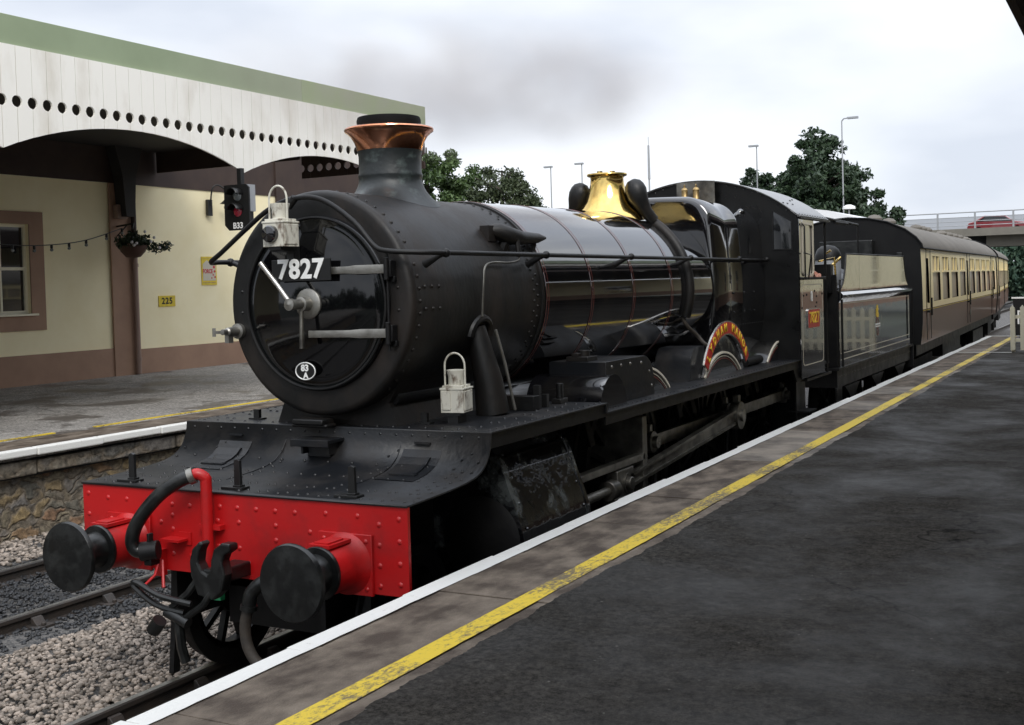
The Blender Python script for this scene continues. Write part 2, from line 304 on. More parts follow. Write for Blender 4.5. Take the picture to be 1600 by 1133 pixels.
def text(s,size,m,parent,loc,rot=FRONT,ext=.002,off=0,xs=1,name='lettering',align='CENTER',sp=1):
    cu=bpy.data.curves.new('t','FONT'); cu.body=s; cu.size=size; cu.extrude=ext; cu.offset=off; cu.align_x=align; cu.align_y='CENTER'; cu.space_character=sp; cu.resolution_u=3
    to=bpy.data.objects.new('t',cu); COL.objects.link(to); dg=bpy.context.evaluated_depsgraph_get(); dg.update()
    me=bpy.data.meshes.new_from_object(to.evaluated_get(dg)); bpy.data.objects.remove(to); bpy.data.curves.remove(cu)
    o2=Vector((0,0,0)); q=parent
    while q is not None: o2+=q.location; q=q.parent
    mt=Matrix.Translation(Vector(loc)-o2)@rot.to_4x4()@Matrix.Diagonal((xs,1,1,1)); me.transform(mt)
    me.materials.clear(); me.materials.append(MATS[m]); me.name=name
    o=bpy.data.objects.new(name,me); COL.objects.link(o)
    if parent is not None: o.parent=parent
    return o
def arc(cx,cy,r,a0,a1,n): return [(cx+r*math.cos(a0+(a1-a0)*i/n),cy+r*math.sin(a0+(a1-a0)*i/n)) for i in range(n+1)]
def rrect(x0,x1,y0,y1,r,n=5):
    return arc(x1-r,y0+r,r,-PI/2,0,n)+arc(x1-r,y1-r,r,0,PI/2,n)+arc(x0+r,y1-r,r,PI/2,PI,n)+arc(x0+r,y0+r,r,PI,1.5*PI,n)
def smoothpts(P,k=6):
    P=[Vector(p) for p in P]; out=[]
    for i in range(len(P)-1):
        p0=P[max(i-1,0)];p1=P[i];p2=P[i+1];p3=P[min(i+2,len(P)-1)]
        for j in range(k):
            t=j/k; out.append(.5*((2*p1)+(p2-p0)*t+(2*p0-5*p1+4*p2-p3)*t*t+(3*p1-p0-3*p2+p3)*t**3))
    out.append(P[-1]); return out
# ============================================================ SETTING
struct(MB().add([(-900,-300,-.45),(900,-300,-.45),(900,1500,-.45),(-900,1500,-.45)],[(0,1,2,3)]).build('ground','earth',smooth=0))
rows=[]
for j in range(160):
    y=-8+j*.35 if j<120 else 34+(j-120)*5
    rows.append([(x,y,-.13-.02*rng.random()+(-.05 if x>1.3 else 0)-.02*math.sin(x*3+y)) for x in np.linspace(-6.4,1.75,34)])
struct(MB().grid(rows).build('ballast_bed','ballast_bed',smooth=60))
# near platform
PE=1.455
struct(MB().box(PE+.12,14,-12,27.1,-.4,.905).build('platform','asphalt_near',smooth=0))
mb=MB()
y=-6.3; k=0
while y<27:
    ln=.9+.25*rng.random(); y1=min(y+ln,27.05); mb.m(1 if (k in(11,12,15,17,20,26) ) else 0)
    mb.box(PE+.10,2.30+.012*math.sin(k*1.7),y+.004,y1-.004,.84,.915+.003*math.sin(k*2.3)); y=y1; k+=1
mb.m(0)
struct(mb.build('platform_paving',['slab','slab_light'],smooth=0,bevel=.004))
def wavy_strip(x0,x1,y0,y1,z,amp,step=.07,holes=None):
    r=[];y=y0; ph=rng.random(12)*6.28; fr=[.9,2.1,4.7,11,19,37]
    while y<=y1:
        a=amp*sum(math.sin(y*f+p)/(1+k*.35) for k,(f,p) in enumerate(zip(fr,ph)))*.35; b2=amp*sum(math.sin(y*f*1.07+p)/(1+k*.35) for k,(f,p) in enumerate(zip(fr,ph[6:])))*.35; r.append([(x0+a,y,z),((x0+x1)/2,y,z),(x1+b2,y,z)]); y+=step
    return MB().grid(r)
# front lip painted white, a real slab with ragged inner side
mb=MB(); y=-6.3; k=0
while y<27:
    y1=min(y+1.0,27.1); a=.011*math.sin(k*1.9)+.004*math.sin(k*5.3)
    mb.box(PE+a,PE+.10,y+.002,y1-.002,.80,.919); y=y1; k+=1
struct(mb.build('platform_edge_line','white_paint_edge',smooth=0,bevel=.006))
struct(wavy_strip(PE+.098,PE+.135,-6.3,27.05,.9225,.008).build('edge_line_paint','white_paint_edge',smooth=0))
struct(wavy_strip(2.055,2.185,-6.3,27.05,.9215,.006).build('safety_line','worn_yellow',smooth=0))
r=[]; ph=rng.random(8)*6.28
for y in np.arange(-6.3,27.05,.02):
    a=2.268+.022*(math.sin(y*1.3+ph[0])*.5+math.sin(y*3.1+ph[1])*.4+math.sin(y*8.7+ph[2])*.3+math.sin(y*21+ph[3])*.25)+.012*(rng.random()-.5)
    r.append([(a,y,.9195),(2.45,y,.9185),(2.9,y,.9055)])
struct(MB().grid(r).build('platform_surface_edge','asphalt_near',smooth=60))
mb=MB().box(.9+.62,2.64,20.4,20.48,.9155,.9235).box(PE,2.3,26.95,27.06,.9155,.9245); struct(mb.build('cross_line','white_paint_edge',smooth=0))
for kx,ky,rr_ in((4.06,-1.65,.055),(4.06,-1.50,.05),(3.1,1.9,.02),(3.6,4.2,.018)):
    ph=rng.random(4)*6; struct(MB().add([(kx+rr_*1.5*math.cos(t)*(1+.25*math.sin(3*t+ph[0])+.12*math.sin(7*t+ph[1])),ky+rr_*.7*math.sin(t)*(1+.3*math.sin(2*t+ph[2])+.12*math.sin(6*t)),.9095) for t in np.linspace(0,2*PI,30,endpoint=False)],[tuple(range(30))]).build('platform_stain','stain',smooth=0))
mb=MB()
for (x,y,r) in [(2.55,-.2,.012)]: mb.cyl((x,y,.905),(x,y,.913),r,n=6)
# far platform
struct(MB().box(-15,-6.02,-30,60,.80,.912).build('platform','asphalt_far',smooth=0))
mb=MB(); y=-6
k=0
while y<40:
    y1=y+.95; mb.box(-6.05,-5.93+.01*math.sin(k*2.1),y+.003,y1-.003,.835+.008*math.sin(k*3.1),.922); y=y1; k+=1
struct(mb.build('platform_edge_line','white_paint_edge',smooth=0,bevel=.015))
struct(MB().box(-6.72,-6.05,-30,60,.83,.9165).build('platform_paving','slab',smooth=0))
mb=MB()
for a,b2 in[(-5,4.55),(5.2,12),(12.3,20)]: mb.box(-6.93,-6.86,a,b2,.9,.9235)
struct(mb.build('safety_line','worn_yellow',smooth=0))
wall=thing('platform_retaining_wall','rubble stone retaining wall with corbel course under the far platform edge','retaining wall',(-6.2,0,0))
MB().box(-6.5,-6.16,-20,45,-.4,.60).build('stone_wall','rubble_stone',wall,smooth=0)
mb=MB(); y=-8; k=0
while y<40:
    ln=.45+.5*rng.random(); d=.03*rng.random(); mb.box(-6.5,-6.01-d,y+.006,y+ln-.006,.605+.015*rng.random(),.775-.015*rng.random()); y+=ln
mb.build('corbel_course','corbel_stone',wall,smooth=0,bevel=.018)
MB().box(-6.5,-6.12,-20,45,.58,.83).build('shadow_gap_course','concrete_dark',wall,smooth=0)  # dark strip paints the shadow gap and groove around the corbel stones
# tracks
def track(cx,label,ylo,yhi,chairs_to,bend=0):
    t=thing('railway_track',label,'track',(cx,0,0))
    def X(y): return 0
    for s in(-1,1):
        xr=cx+s*.7525
        prof=[(-.07,-.135),(.07,-.135),(.07,-.125),(.012,-.11),(.012,-.045),(.036,-.035),(.036,-.006),(.028,0),(-.028,0),(-.036,-.006),(-.036,-.035),(-.012,-.045),(-.012,-.11),(-.07,-.125)]
        mb=MB(); mb.prism([(xr+a,b) for a,b in prof],'y',ylo,yhi)
        MB().box(xr-.024,xr+.024,ylo,yhi,0.0005,.0025).build('running_surface','steel',mb.build('rail','rail_side',t,smooth=0),smooth=0)
    y=chairs_to[0]; first=None; fc=None
    while y<chairs_to[1]:
        if first is None:
            first=MB().box(cx-1.3,cx+1.3,y-.125,y+.125,-.27,-.125).build('sleeper','sleeper_wood',t,smooth=0,bevel=.008); base=y
            mb=MB()
            for s in(-1,1):
                xr=cx+s*.7525
                mb.box(xr-.17,xr+.17,y-.09,y+.09,-.124,-.10)
                for q in(-1,1): mb.prism([(xr+q*.045,-.10),(xr+q*.12,-.10),(xr+q*.07,-.04),(xr+q*.045,-.035)],'y',y-.05,y+.05)
                for q in(-1,1):mb.cyl((xr+q*.14,y,-.1),(xr+q*.14,y,-.075),.02,n=8)
            fc=mb.build('rail_chair','rail_side',t,smooth=30,bevel=.004)
        else:
            for a in(first,fc):
                c=a.copy(); COL.objects.link(c); c.parent=t; c.location=(0,y-base,0)
        y+=.76
    return t
track(0,'railway track under the black steam locomotive and its train','x' and -30,120,(-3.4,20))
track(-3.88,'empty dark railway track between the locomotive and the far stone wall',-30,120,(-2,9))
# ballast stones
ico=bmesh.new(); bmesh.ops.create_icosphere(ico,subdivisions=1,radius=1); IV=np.array([v.co[:] for v in ico.verts]); IF=np.array([[v.index for v in f.verts] for f in ico.faces]); ico.free()
def stones(name,pos,size,m,label):
    nst=len(pos); V=np.zeros((nst,12,3))
    sc=size[:,None,None]*(.7+.6*rng.random((nst,1,3)))*(.75+.5*rng.random((nst,12,1)))
    a=rng.random((nst,3))*2*PI
    P=IV[None]*sc
    for ax in range(3):
        c,s=np.cos(a[:,ax])[:,None],np.sin(a[:,ax])[:,None]; i,j=(ax+1)%3,(ax+2)%3
        pi,pj=P[:,:,i].copy(),P[:,:,j].copy(); P[:,:,i]=c*pi-s*pj; P[:,:,j]=s*pi+c*pj
    P[:,:,2]*=.7; P+=pos[:,None,:]
    me=bpy.data.meshes.new(name); Fa=(IF[None]+np.arange(nst)[:,None,None]*12).reshape(-1,3)
    me.vertices.add(nst*12); me.vertices.foreach_set('co',P.reshape(-1)); me.loops.add(len(Fa)*3); me.loops.foreach_set('vertex_index',Fa.reshape(-1).astype(np.int32))
    me.polygons.add(len(Fa)); me.polygons.foreach_set('loop_start',np.arange(len(Fa),dtype=np.int32)*3); me.polygons.foreach_set('loop_total',np.full(len(Fa),3,dtype=np.int32)); me.update(); me.validate()
    me.materials.append(MATS[m]); o=bpy.data.objects.new(name,me); COL.objects.link(o); o['kind']='stuff'; o['label']=label; o['category']='gravel'; return o
def field(x0,x1,y0,y1,nn,z0,s0,s1):
    p=np.column_stack([x0+(x1-x0)*rng.random(nn),y0+(y1-y0)*rng.random(nn),z0+.02*rng.random(nn)]); return p,s0+(s1-s0)*rng.random(nn)
a,s1=field(-2.6,-.86,-1.2,5.2,12500,-.118,.009,.027); b,s2=field(-6.1,-5.15,1.8,7,2300,-.11,.014,.032); c,s3=field(-.62,.6,-2.6,2.5,2600,-.128,.009,.025)
stones('pale_ballast_gravel',np.vstack([a,b,c]),np.concatenate([s1,s2,s3]),'stone_pale','loose pale ballast stones between the tracks')
a,s1=field(-5.1,-2.6,0,7,7500,-.127,.009,.026)
stones('dark_ballast_gravel',a,s1,'stone_dark','dark oily ballast stones around the empty track')
# ============================================================ STATION BUILDING (far side)
bd=thing('station_building','cream rendered station building with brown bands and sash window behind far platform','building',(-14,10,.91))
WX=-14
# wall with window opening y 9.2..10.2, z 2.30..4.03
mb=MB()
mb.box(WX-.3,WX,-10,9.0,.9,6.4).box(WX-.3,WX,9.0,10.2,.9,2.30).box(WX-.3,WX,9.0,10.2,4.03,6.4).box(WX-.3,WX,10.2,24,.9,6.4)
mb.build('wall','cream_wall',bd,smooth=0)
mb=MB().box(WX+.001,WX+.03,-10,12.22,.9,1.50); mb.build('plinth_band','brown_wall',bd,smooth=0)
MB().box(WX+.001,WX+.03,12.88,17.62,.9,1.44).build('plinth_band','brown_wall',bd,smooth=0); MB().box(WX+.001,WX+.02,-10,17.62,4.96,6.4).build('shaded_upper_band','dark_brown',bd,smooth=0)  # upper band takes a darker brown to paint the shade under the canopy
MB().box(WX+.02,WX+.06,12.22,12.88,.9,4.955).build('pilaster','brown_wall',bd,smooth=0); MB().box(WX+.02,WX+.06,17.62,24,.9,6.4).build('pilaster','dark_brown',bd,smooth=0)  # far pilaster's darker brown stands in for canopy shade
MB().box(WX+.001,WX+.03,8.65,9.0,1.97,4.27).box(WX+.001,WX+.03,10.2,10.53,1.97,4.27).box(WX+.001,WX+.03,9.0,10.2,4.03,4.27).box(WX+.001,WX+.03,9.0,10.2,1.97,2.30).build('window_surround','brown_wall',bd,smooth=0)
fr=MB()
for a,b2,c,d in[(9.0,9.06,2.3,4.03),(10.14,10.2,2.3,4.03),(9.06,10.14,3.97,4.03),(9.06,10.14,2.3,2.36),(9.06,10.14,3.14,3.20),(9.58,9.62,2.36,3.14),(9.58,9.62,3.20,3.97)]:
    fr.box(WX-.14,WX-.08,a,b2,c,d)
wf=fr.build('window',  'cream_frame',bd,smooth=0)
MB().box(WX-.13,WX-.12,9.05,10.15,2.35,3.98).build('pane','window_glass',wf,smooth=0)
MB().box(WX-.1,WX+.10,8.95,10.3,2.26,2.30).build('window_sill','cream_frame',bd,smooth=0)
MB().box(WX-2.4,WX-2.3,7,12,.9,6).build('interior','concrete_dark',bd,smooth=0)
dp=MB().cyl((WX+.13,12.80,.92),(WX+.13,12.80,3.55),.055,n=14)
for z in(1.2,3.2): dp.cyl((WX+.13,12.80,z),(WX+.13,12.80,z+.07),.068,n=14)
dp.build('downpipe','pipe_brown',bd)
MB().cyl((WX+.13,12.80,3.55),(WX+.13,12.80,5.5),.055,n=14).build('upper_downpipe','dark_brown',bd)
# small alarm box
jb=MB().box(WX+.06,WX+.2,12.30,12.56,4.21,4.50).build('alarm_box','pipe_brown',smooth=0,bevel=.01); tag(jb,'small brown square alarm box on the pilaster above the hanging basket','alarm box')
MB().lathe([(.05,0),(.05,.012),(.035,.012),(.035,0)],(WX+.201,12.44,4.35),(1,0,0),16).build('sounder_ring','dark_brown',jb)
# canopy
cp=thing('platform_canopy','station canopy with white scalloped board valance and green fascia','canopy',(-7,6,4.4))
def valance_board(mb,y0,y1,ztop,zb0,zb1,hz,hr,x0,x1,gap=.006):
    a,b2=y0+gap,y1-gap
    poly=[(a,zb0),(b2,zb1)]
    k=6
    poly+= [(b2-math.sqrt(max(hr*hr-(hz-z)**2,0)) if True else 0,z) for z in [hz-hr*math.cos(PI*i/k) for i in range(k+1)]]
    poly+= [(b2,ztop),(a,ztop)]
    poly+= [(a+math.sqrt(max(hr*hr-(hz-z)**2,0)),z) for z in [hz+hr*math.cos(PI*i/k) for i in range(k+1)]]
    mb.prism(poly,'x',x0,x1)
def arcz(t,zs,za): # t 0..1 over the bay
    span=4.3; h=za-zs; Rr=((span/2)**2+h*h)/(2*h); x=(t-.5)*span; return za-Rr+math.sqrt(Rr*Rr-x*x)
def valance(x0,x1,y_start,nb,bw,per,ztop,zs,za,hz,hr,ymax=None):
    mb=MB()
    for i in range(nb):
        y=y_start+i*bw; t0=(i%per)/per; t1=(i%per+1)/per
        valance_board(mb,y,y+bw,ztop,arcz(t0,zs,za),arcz(t1,zs,za),hz,hr,x0,x1,.003 if i%per else .006)
    return mb
BW=4.3/19
v=valance(-7.03,-7.0,-.23-4.3,19*4+2,BW,19,5.66,4.405,4.82,4.985,.072)
vo=v.build('valance','valance_white',cp,smooth=0)
# end valance (faces +Y/-Y) : build in y then swap axes
v=MB(); vv=valance(0,.03,0,31,BW,19,5.66,4.405,4.82,4.985,.072)
vv=MB()
for i in range(13): valance_board(vv,i*BW,i*BW+BW,5.66,4.86,4.86,5.06,.075,0,.03,.003)
MBv=MB(); MBv.v=[(-7.05-p[1],13.60+p[0],p[2]) for p in vv.v]; MBv.f=vv.f; MBv.mi=vv.mi
MBv.build('end_valance','dark_brown',cp,smooth=0); MB().box(-13.95,-10.03,13.60,13.63,5.25,5.695).build('end_board','dark_brown',cp,smooth=0)
MB().box(-7.16,-7.04,-16,9.9,5.615,6.03).build('fascia','fascia_green',cp,smooth=0,bevel=.006)
MB().box(-7.16,-7.04,9.905,13.66,5.615,6.035).build('fascia','fascia_moss',cp,smooth=0,bevel=.006)
MB().box(-13.95,-7.17,-16,13.66,5.7,5.95).build('roof_deck','dark_roof',cp,smooth=0)
MB().box(-7.2,-7.1,-16,13.6,4.95,5.69).build('edge_beam','dark_roof',cp,smooth=0)if False else None
MB().prism([(12.15,5.7),(12.33,5.1),(12.40,4.25),(12.64,4.25),(12.70,5.1),(12.90,5.7)],'x',-13.93,-13.65).build('bracket','dark_roof',cp,smooth=0)
# signal under the canopy
sg=thing('colour_light_signal','black two-aspect signal B33 hanging under the white valance','signal',(-6.9,8.05,3.5))
MB().prism([(-7.13,3.60),(-7.05,3.52),(-6.67,3.52),(-6.65,3.60),(-6.65,4.15),(-6.70,4.2),(-7.13,4.2)],'y',8.05,8.08).build('backboard','signal_black',sg,smooth=0,bevel=.004)
MB().box(-7.0,-6.78,8.081,8.30,3.66,4.16).box(-6.93,-6.85,8.12,8.2,4.16,4.45).build('housing','signal_black',sg,smooth=0,bevel=.006)
MB().box(-6.76,-6.72,8.1,8.28,3.8,4.2).build('side_plate','galv',sg,smooth=0)
for z,mm in((4.03,'signal_clear'),(3.80,'signal_red')):
    MB().lathe([(.11,0),(.115,-.10),(.108,-.16)],(-6.87,8.05,z),(0,1,0),20,R_(180)+0.2,R_(360)-.2).build('hood','signal_black',sg,solid=.006)
    MB().lathe([(.002,-.03),(.05,-.025),(.075,-.008),(.08,0)],(-6.87,8.046,z),(0,1,0),20).build('signal_lens',mm,sg)
text('B33',.125,'white_letter',sg,(-6.87,8.045,3.585),FRONT,.002,.003,1.0,'identification_lettering')
# wall lamp
wl=thing('wall_lantern','black swan-neck wall lamp with clear globe beside the signal','wall lamp',(WX,15.2,4.4))
MB().box(WX+.03,WX+.1,15.12,15.27,4.38,4.75).build('wall_plate','signal_black',wl,smooth=0)
MB().tube(smoothpts([(WX+.1,15.2,4.6),(WX+.14,15.24,5.0),(WX+.22,15.36,5.08),(WX+.3,15.52,4.95),(WX+.3,15.55,4.78)]),.018,8).build('swan_neck','signal_black',wl)
MB().lathe([(.03,.12),(.06,.1),(.17,0),(.165,0),(.05,.08)],(WX+.3,15.55,4.66),(0,0,1),20).build('lamp_shade','signal_black',wl)
MB().ball((WX+.3,15.55,4.58),.085,14).build('globe','signal_clear',wl)
# signs
sn=MB().box(WX+.001,WX+.015,13.56,14.06,2.33,2.57).build('platform_marker_sign','sign_yellow',smooth=0); tag(sn,'small yellow sign reading 225 on the cream wall','sign')
text('225',.19,'black_plate',sn,(WX+.017,13.81,2.45),SIDE,.001,.006,1.05,sp=1.15)
ps=thing('enamel_poster','yellow and white enamel poster reading FORCE on the cream wall','poster',(WX,15.17,2.8))
MB().box(WX+.001,WX+.018,14.93,15.42,2.79,3.44).build('yellow_panel','sign_yellow',ps,smooth=0)
MB().prism([(14.965,2.89),(15.385,2.89),(15.385,3.28),(15.3,3.33),(15.2,3.30),(15.1,3.36),(14.965,3.27)],'x',WX+.0185,WX+.021).build('white_panel','lining_cream',ps,smooth=0)
text('FORCE',.135,'sign_red',ps,(WX+.023,15.12,3.10),SIDE,.001,.004,.78)
mb=MB()
for a,b2,r in((15.33,3.2,.035),(15.35,3.1,.03),(15.30,3.02,.022),(15.36,2.97,.026),(15.25,2.95,.02)): mb.cyl((WX+.021,a,b2),(WX+.0235,a,b2),r,n=9)
mb.build('red_decoration','sign_red',ps,smooth=0)
mb=MB()
for i in range(9): mb.box(WX+.0182,WX+.02,14.97+i*.046,14.995+i*.046,3.385,3.40)
for i in range(9): mb.box(WX+.0182,WX+.02,14.97+i*.046,15.0+i*.046,2.83,2.85)
mb.build('border_marks','brown_wall',ps,smooth=0)
# leaves helper
def leafcloud(name,centres,per,leaf,m,parent,spread,flat=1.0):
    nn=len(centres)*per; C=np.repeat(np.array(centres),per,0); d=rng.normal(size=(nn,3)); d/=np.linalg.norm(d,axis=1)[:,None]
    P=C+d*(spread if np.isscalar(spread) else np.repeat(np.array(spread),per)[:,None])*(rng.random((nn,1))**.45)*np.array([1,1,flat])
    u=rng.normal(size=(nn,3)); u/=np.linalg.norm(u,axis=1)[:,None]; w_=rng.normal(size=(nn,3)); w_=np.cross(u,w_); w_/=np.linalg.norm(w_,axis=1)[:,None]
    s=leaf*(.6+.8*rng.random((nn,1))); V=np.stack([P-u*s,P+w_*s*.45,P+u*s,P-w_*s*.45],1).reshape(-1,3)
    me=bpy.data.meshes.new(name); me.vertices.add(nn*4); me.vertices.foreach_set('co',V.reshape(-1)); me.loops.add(nn*4); me.loops.foreach_set('vertex_index',np.arange(nn*4,dtype=np.int32))
    me.polygons.add(nn); me.polygons.foreach_set('loop_start',np.arange(nn,dtype=np.int32)*4); me.polygons.foreach_set('loop_total',np.full(nn,4,dtype=np.int32)); me.update()
    me.materials.append(MATS[m]); o=bpy.data.objects.new(name,me); COL.objects.link(o); o.parent=parent; return o
# hanging basket (world coords via parent at origin-less)
hb=thing('hanging_basket','hanging basket of dark foliage and white flowers on the brown pilaster','hanging basket',(0,0,0))
MB().lathe([(.01,-.26),(.15,-.23),(.25,-.12),(.29,0),(.27,0)],(-13.35,12.25,3.62),(0,0,1),20).build('basket','terracotta',hb)
MB().tube([(-13.95,12.4,4.05),(-13.35,12.3,4.08),(-13.35,12.25,3.98)],.02,6).tube([(-13.35,12.25,4.0),(-13.6,12.25,3.62)],.006,4).tube([(-13.35,12.25,4.0),(-13.1,12.25,3.62)],.006,4).tube([(-13.94,12.4,3.85),(-13.6,12.35,4.06)],.015,5).build('hanger','signal_black',hb)
cs=[(-13.35+.22*math.cos(t),12.25+.28*math.sin(t),3.68+.1*random.random()) for t in np.linspace(0,6,12)]+[(-13.35,12.25,3.85),(-13.3,12.15,3.8),(-13.2,12.6,3.6),(-13.15,12.72,3.58),(-13.1,12.85,3.6),(-13.1,12.95,3.62)]
leafcloud('foliage',cs,55,.045,'leaf_basket',hb,.12)
mb=MB()
for p in[(-13.1,12.35,3.9),(-13.05,12.45,3.7),(-12.98,12.62,3.57),(-13.0,12.5,3.78),(-13.1,11.98,3.68),(-13.08,12.02,3.62),(-13.05,12.06,3.66)]: mb.ball(p,.032,8)
mb.build('flower','flower_white',hb)
# festoon
fl=thing('festoon_lights','string of bulbs sagging from the pilaster across the sash window','string lights',(WX,10,3.6))
pts=smoothpts([(WX+.3,6.5,3.9),(WX+.35,8,3.7),(WX+.4,9.5,3.60),(WX+.4,10.4,3.62),(WX+.35,11.3,3.73),(WX+.25,12.35,4.0)],6)
MB().tube(pts,.010,5).build('cable','signal_black',fl)
mb=MB(); mb2=MB()
for i in range(3,len(pts),3):
    p=pts[i]; mb.cyl(p,p-Vector((0,0,.07)),.026,n=8); mb2.ball(p-Vector((0,0,.10)),.034,8)
mb.build('bulb_holder','signal_black',fl); mb2.build('bulbs','signal_clear',fl)
# ============================================================ near-side station building (behind and above the camera)
nb=thing('near_station_building','cream and brown station building behind the near platform','building',(11,8,.91))
mb=MB(); YY=[-8]+[q for k in range(18) for q in (-2.2+k*9.4,0.0+k*9.4)]+[165]
for i in range(len(YY)-1):
    if i%2==0: mb.box(11,11.3,YY[i],YY[i+1],.9,5.2)
    else: mb.box(11,11.3,YY[i],YY[i+1],.9,2.0).box(11,11.3,YY[i],YY[i+1],3.7,5.2)
mb.build('wall','cream_wall',nb,smooth=0)
MB().box(10.96,10.999,-8,165,.9,1.9).build('plinth_band','brown_wall',nb,smooth=0)
for i in range(1,len(YY)-1,2):
    f=MB(); a,b2=YY[i],YY[i+1]
    for q in[(a,a+.07,2,3.7),(b2-.07,b2,2,3.7),(a+.07,b2-.07,3.63,3.7),(a+.07,b2-.07,2,2.07),(a+.07,b2-.07,2.82,2.88),((a+b2)/2-.025,(a+b2)/2+.025,2.07,2.82),((a+b2)/2-.025,(a+b2)/2+.025,2.88,3.63)]: f.box(11.08,11.14,*q)
    f=f.build('window','cream_frame',nb,smooth=0); MB().box(11.1,11.12,a+.05,b2-.05,2.05,3.65).build('pane','window_glass',f,smooth=0)
nc=thing('near_platform_canopy','dark canopy edge over the near platform at the upper right corner','canopy',(7,8,4.4))
v=valance(4.25,4.28,-7.53,19*10,BW,19,5.5,4.40,4.8,4.985,.072); v.build('valance','valance_white',nc,smooth=0)
MB().box(4.18,4.24,-7.5,35,4.50,5.2).build('edge_beam','dark_brown',nc,smooth=0); MB().box(4.282,11,-7.5,35,5.35,5.6).build('roof_deck','dark_roof',nc,smooth=0)
MB().box(4.15,4.248,-7.5,35,5.5,5.9).build('fascia','fascia_green',nc,smooth=0)
# ============================================================ LOCOMOTIVE
CZ=2.495
lo=thing('steam_locomotive','black steam locomotive numbered 7827 with red buffer beam and copper-capped chimney','steam locomotive',(0,4.5,0))
FB='frame_black'
mb=MB()
mb.prism(rrect(-1.3,1.3,.812,1.4,.05)[:0]+[(-1.30,1.335),(-1.30,.86),(-1.285,.822),(-1.25,.812),(1.25,.812),(1.285,.822),(1.30,.86),(1.30,1.335)],'y',0,.025)
for X,Z in [(-1.25,1.27),(-1.25,1.13),(-1.25,1.0),(-1.07,1.25),(-1.07,1.12),(-.9,1.25),(-.9,1.11),(-.68,1.25),(-.6,1.12),(-.6,.9),(-.5,1.24),(-.5,1.17),(-.5,1.08),(-.5,1.0),(-.5,.92),(-.35,1.24),(-.35,.92),(-.1,1.25),(-.12,1.16),(.04,1.25),(.05,1.16),(.19,1.25),(.34,1.25),(.34,1.16),(.34,1.07),(.34,.98),(.05,1.0),(.0,.91),(.12,.91),(-.12,1.0),(.49,1.25),(.72,1.26),(.95,1.26),(.6,1.14),(1.10,1.22),(1.10,1.10),(1.10,.98),(1.10,.86),(1.24,1.26),(1.24,1.13),(1.24,1.0),(1.24,.88),(.25,.91),(.45,.9),(-.8,.9)]:
    mb.rivet((X,0,Z),(0,-1,0),.018,.55,8)
mb.build('buffer_beam','red_paint',lo)
MB().box(-1.2,1.2,.03,.1,.85,1.3).box(-.62,-.58,.1,1.1,.45,1.3).box(-.62,-.58,1.1,9.6,.45,1.5).box(.58,.62,.1,1.1,.45,1.3).box(.58,.62,1.1,9.6,.45,1.5).box(-.58,.58,.5,.6,.6,1.3).box(-.58,.58,2.6,2.7,.6,1.3).box(-1.1,1.1,9.4,9.7,.6,1.4).build('main_frame',FB,lo,smooth=0)
for s in(-1,1):
    b=thing('buffer','x','x'); del b['label'];del b['category']; b.parent=lo; b.location=Vector((s*.87,0,.98))-lo.location; 
    P=(s*.87,0,.98)
    def off_build(m,name,mt,par,**k):
        return m.build(name,mt,par,**k)
    mb=MB(); mb.box(P[0]-.19,P[0]+.19,-.022,-.001,.80,1.16)
    for q in((-.15,.84),(.15,.84),(-.15,1.12),(.15,1.12),(-.15,.98),(.15,.98),(0,1.13)): mb.rivet((P[0]+q[0],-.022,q[1]),(0,-1,0),.016,.7,8)
    mb.build('mounting_plate','red_paint',b,bevel=.004)
    mb=MB().lathe([(.185,-.022),(.172,-.04),(.150,-.07),(.146,-.12),(.143,-.27),(.135,-.278),(.0,-.278)],P,(0,1,0),36)
    mb.box(P[0]-.075,P[0]+.075,-.27,-.06,1.12,1.14).box(P[0]-.05,P[0]+.05,-.25,-.10,1.135,1.149)
    mb.build('buffer_housing','red_paint',b)
    MB().lathe([(.152,-.27),(.155,-.283),(.15,-.295),(.115,-.298),(.108,-.33),(.10,-.45),(.12,-.485),(.16,-.497)],P,(0,1,0),36).build('buffer_sleeve','rubber',b)
    MB().lathe([(.10,-.485),(.205,-.495),(.219,-.503),(.219,-.52),(.212,-.531),(.12,-.541),(.001,-.545)],P,(0,1,0),48).build('buffer_head','rubber',b)
# apron
AP=[(-.012,1.337),(.24,1.343),(.5,1.352),(.67,1.364),(.80,1.384),(.89,1.42),(.95,1.475),(.985,1.54),(1.0,1.60),(1.005,1.637)]
mb=MB(); mb.grid([[(x,p.y,p.z) for p in smoothpts([(0,a,b) for a,b in AP],4)] for x in(-1.302,1.302)])
def apz(y):
    for (a,b),(c,d) in zip(AP,AP[1:]):
        if a<=y<=c: return b+(d-b)*(y-a)/(c-a)
    return AP[-1][1]
def apn(y): 
    d=(apz(min(y+.01,1.0))-apz(y-.01)); return Vector((0,-d,.02)).normalized()
ap=mb.build('front_apron','plate_black',lo,solid=.012)
mb=MB()
def arv(x,y,r=.011): mb.rivet((x,y,apz(y)+.006),apn(y),r,.9,6)
for i in range(17): x=-1.24+i*.155; arv(x,.07); arv(x+.05,.10)
for i in range(16):
    x=-1.18+i*.155
    arv(x,.28); arv(x+.04,.30)
for i in range(22): arv(-1.22+i*.116,.62)
for i in range(20): mb.rivet((-1.22+i*.128,.998,1.60),(0,-1,.1),.013,.8,6)
for i in range(12): arv(-1.1+i*.2,.86)
for x in(-.95,.55,-.35,1.12):
    for y in(.4,.5,.72,.8,.93): arv(x,y); arv(x+.06,y+.03)
for sx in(-1,1):
    for y in (.2,.35,.5,.7,.83,.92): arv(sx*1.25,y)
for x in(-.35,.62): mb.tube([(x,y,apz(y)+.006) for y in(.35,.6,.75,.85,.93,.98)],.0035,4)
mb.build('apron_rivet','plate_black',ap)
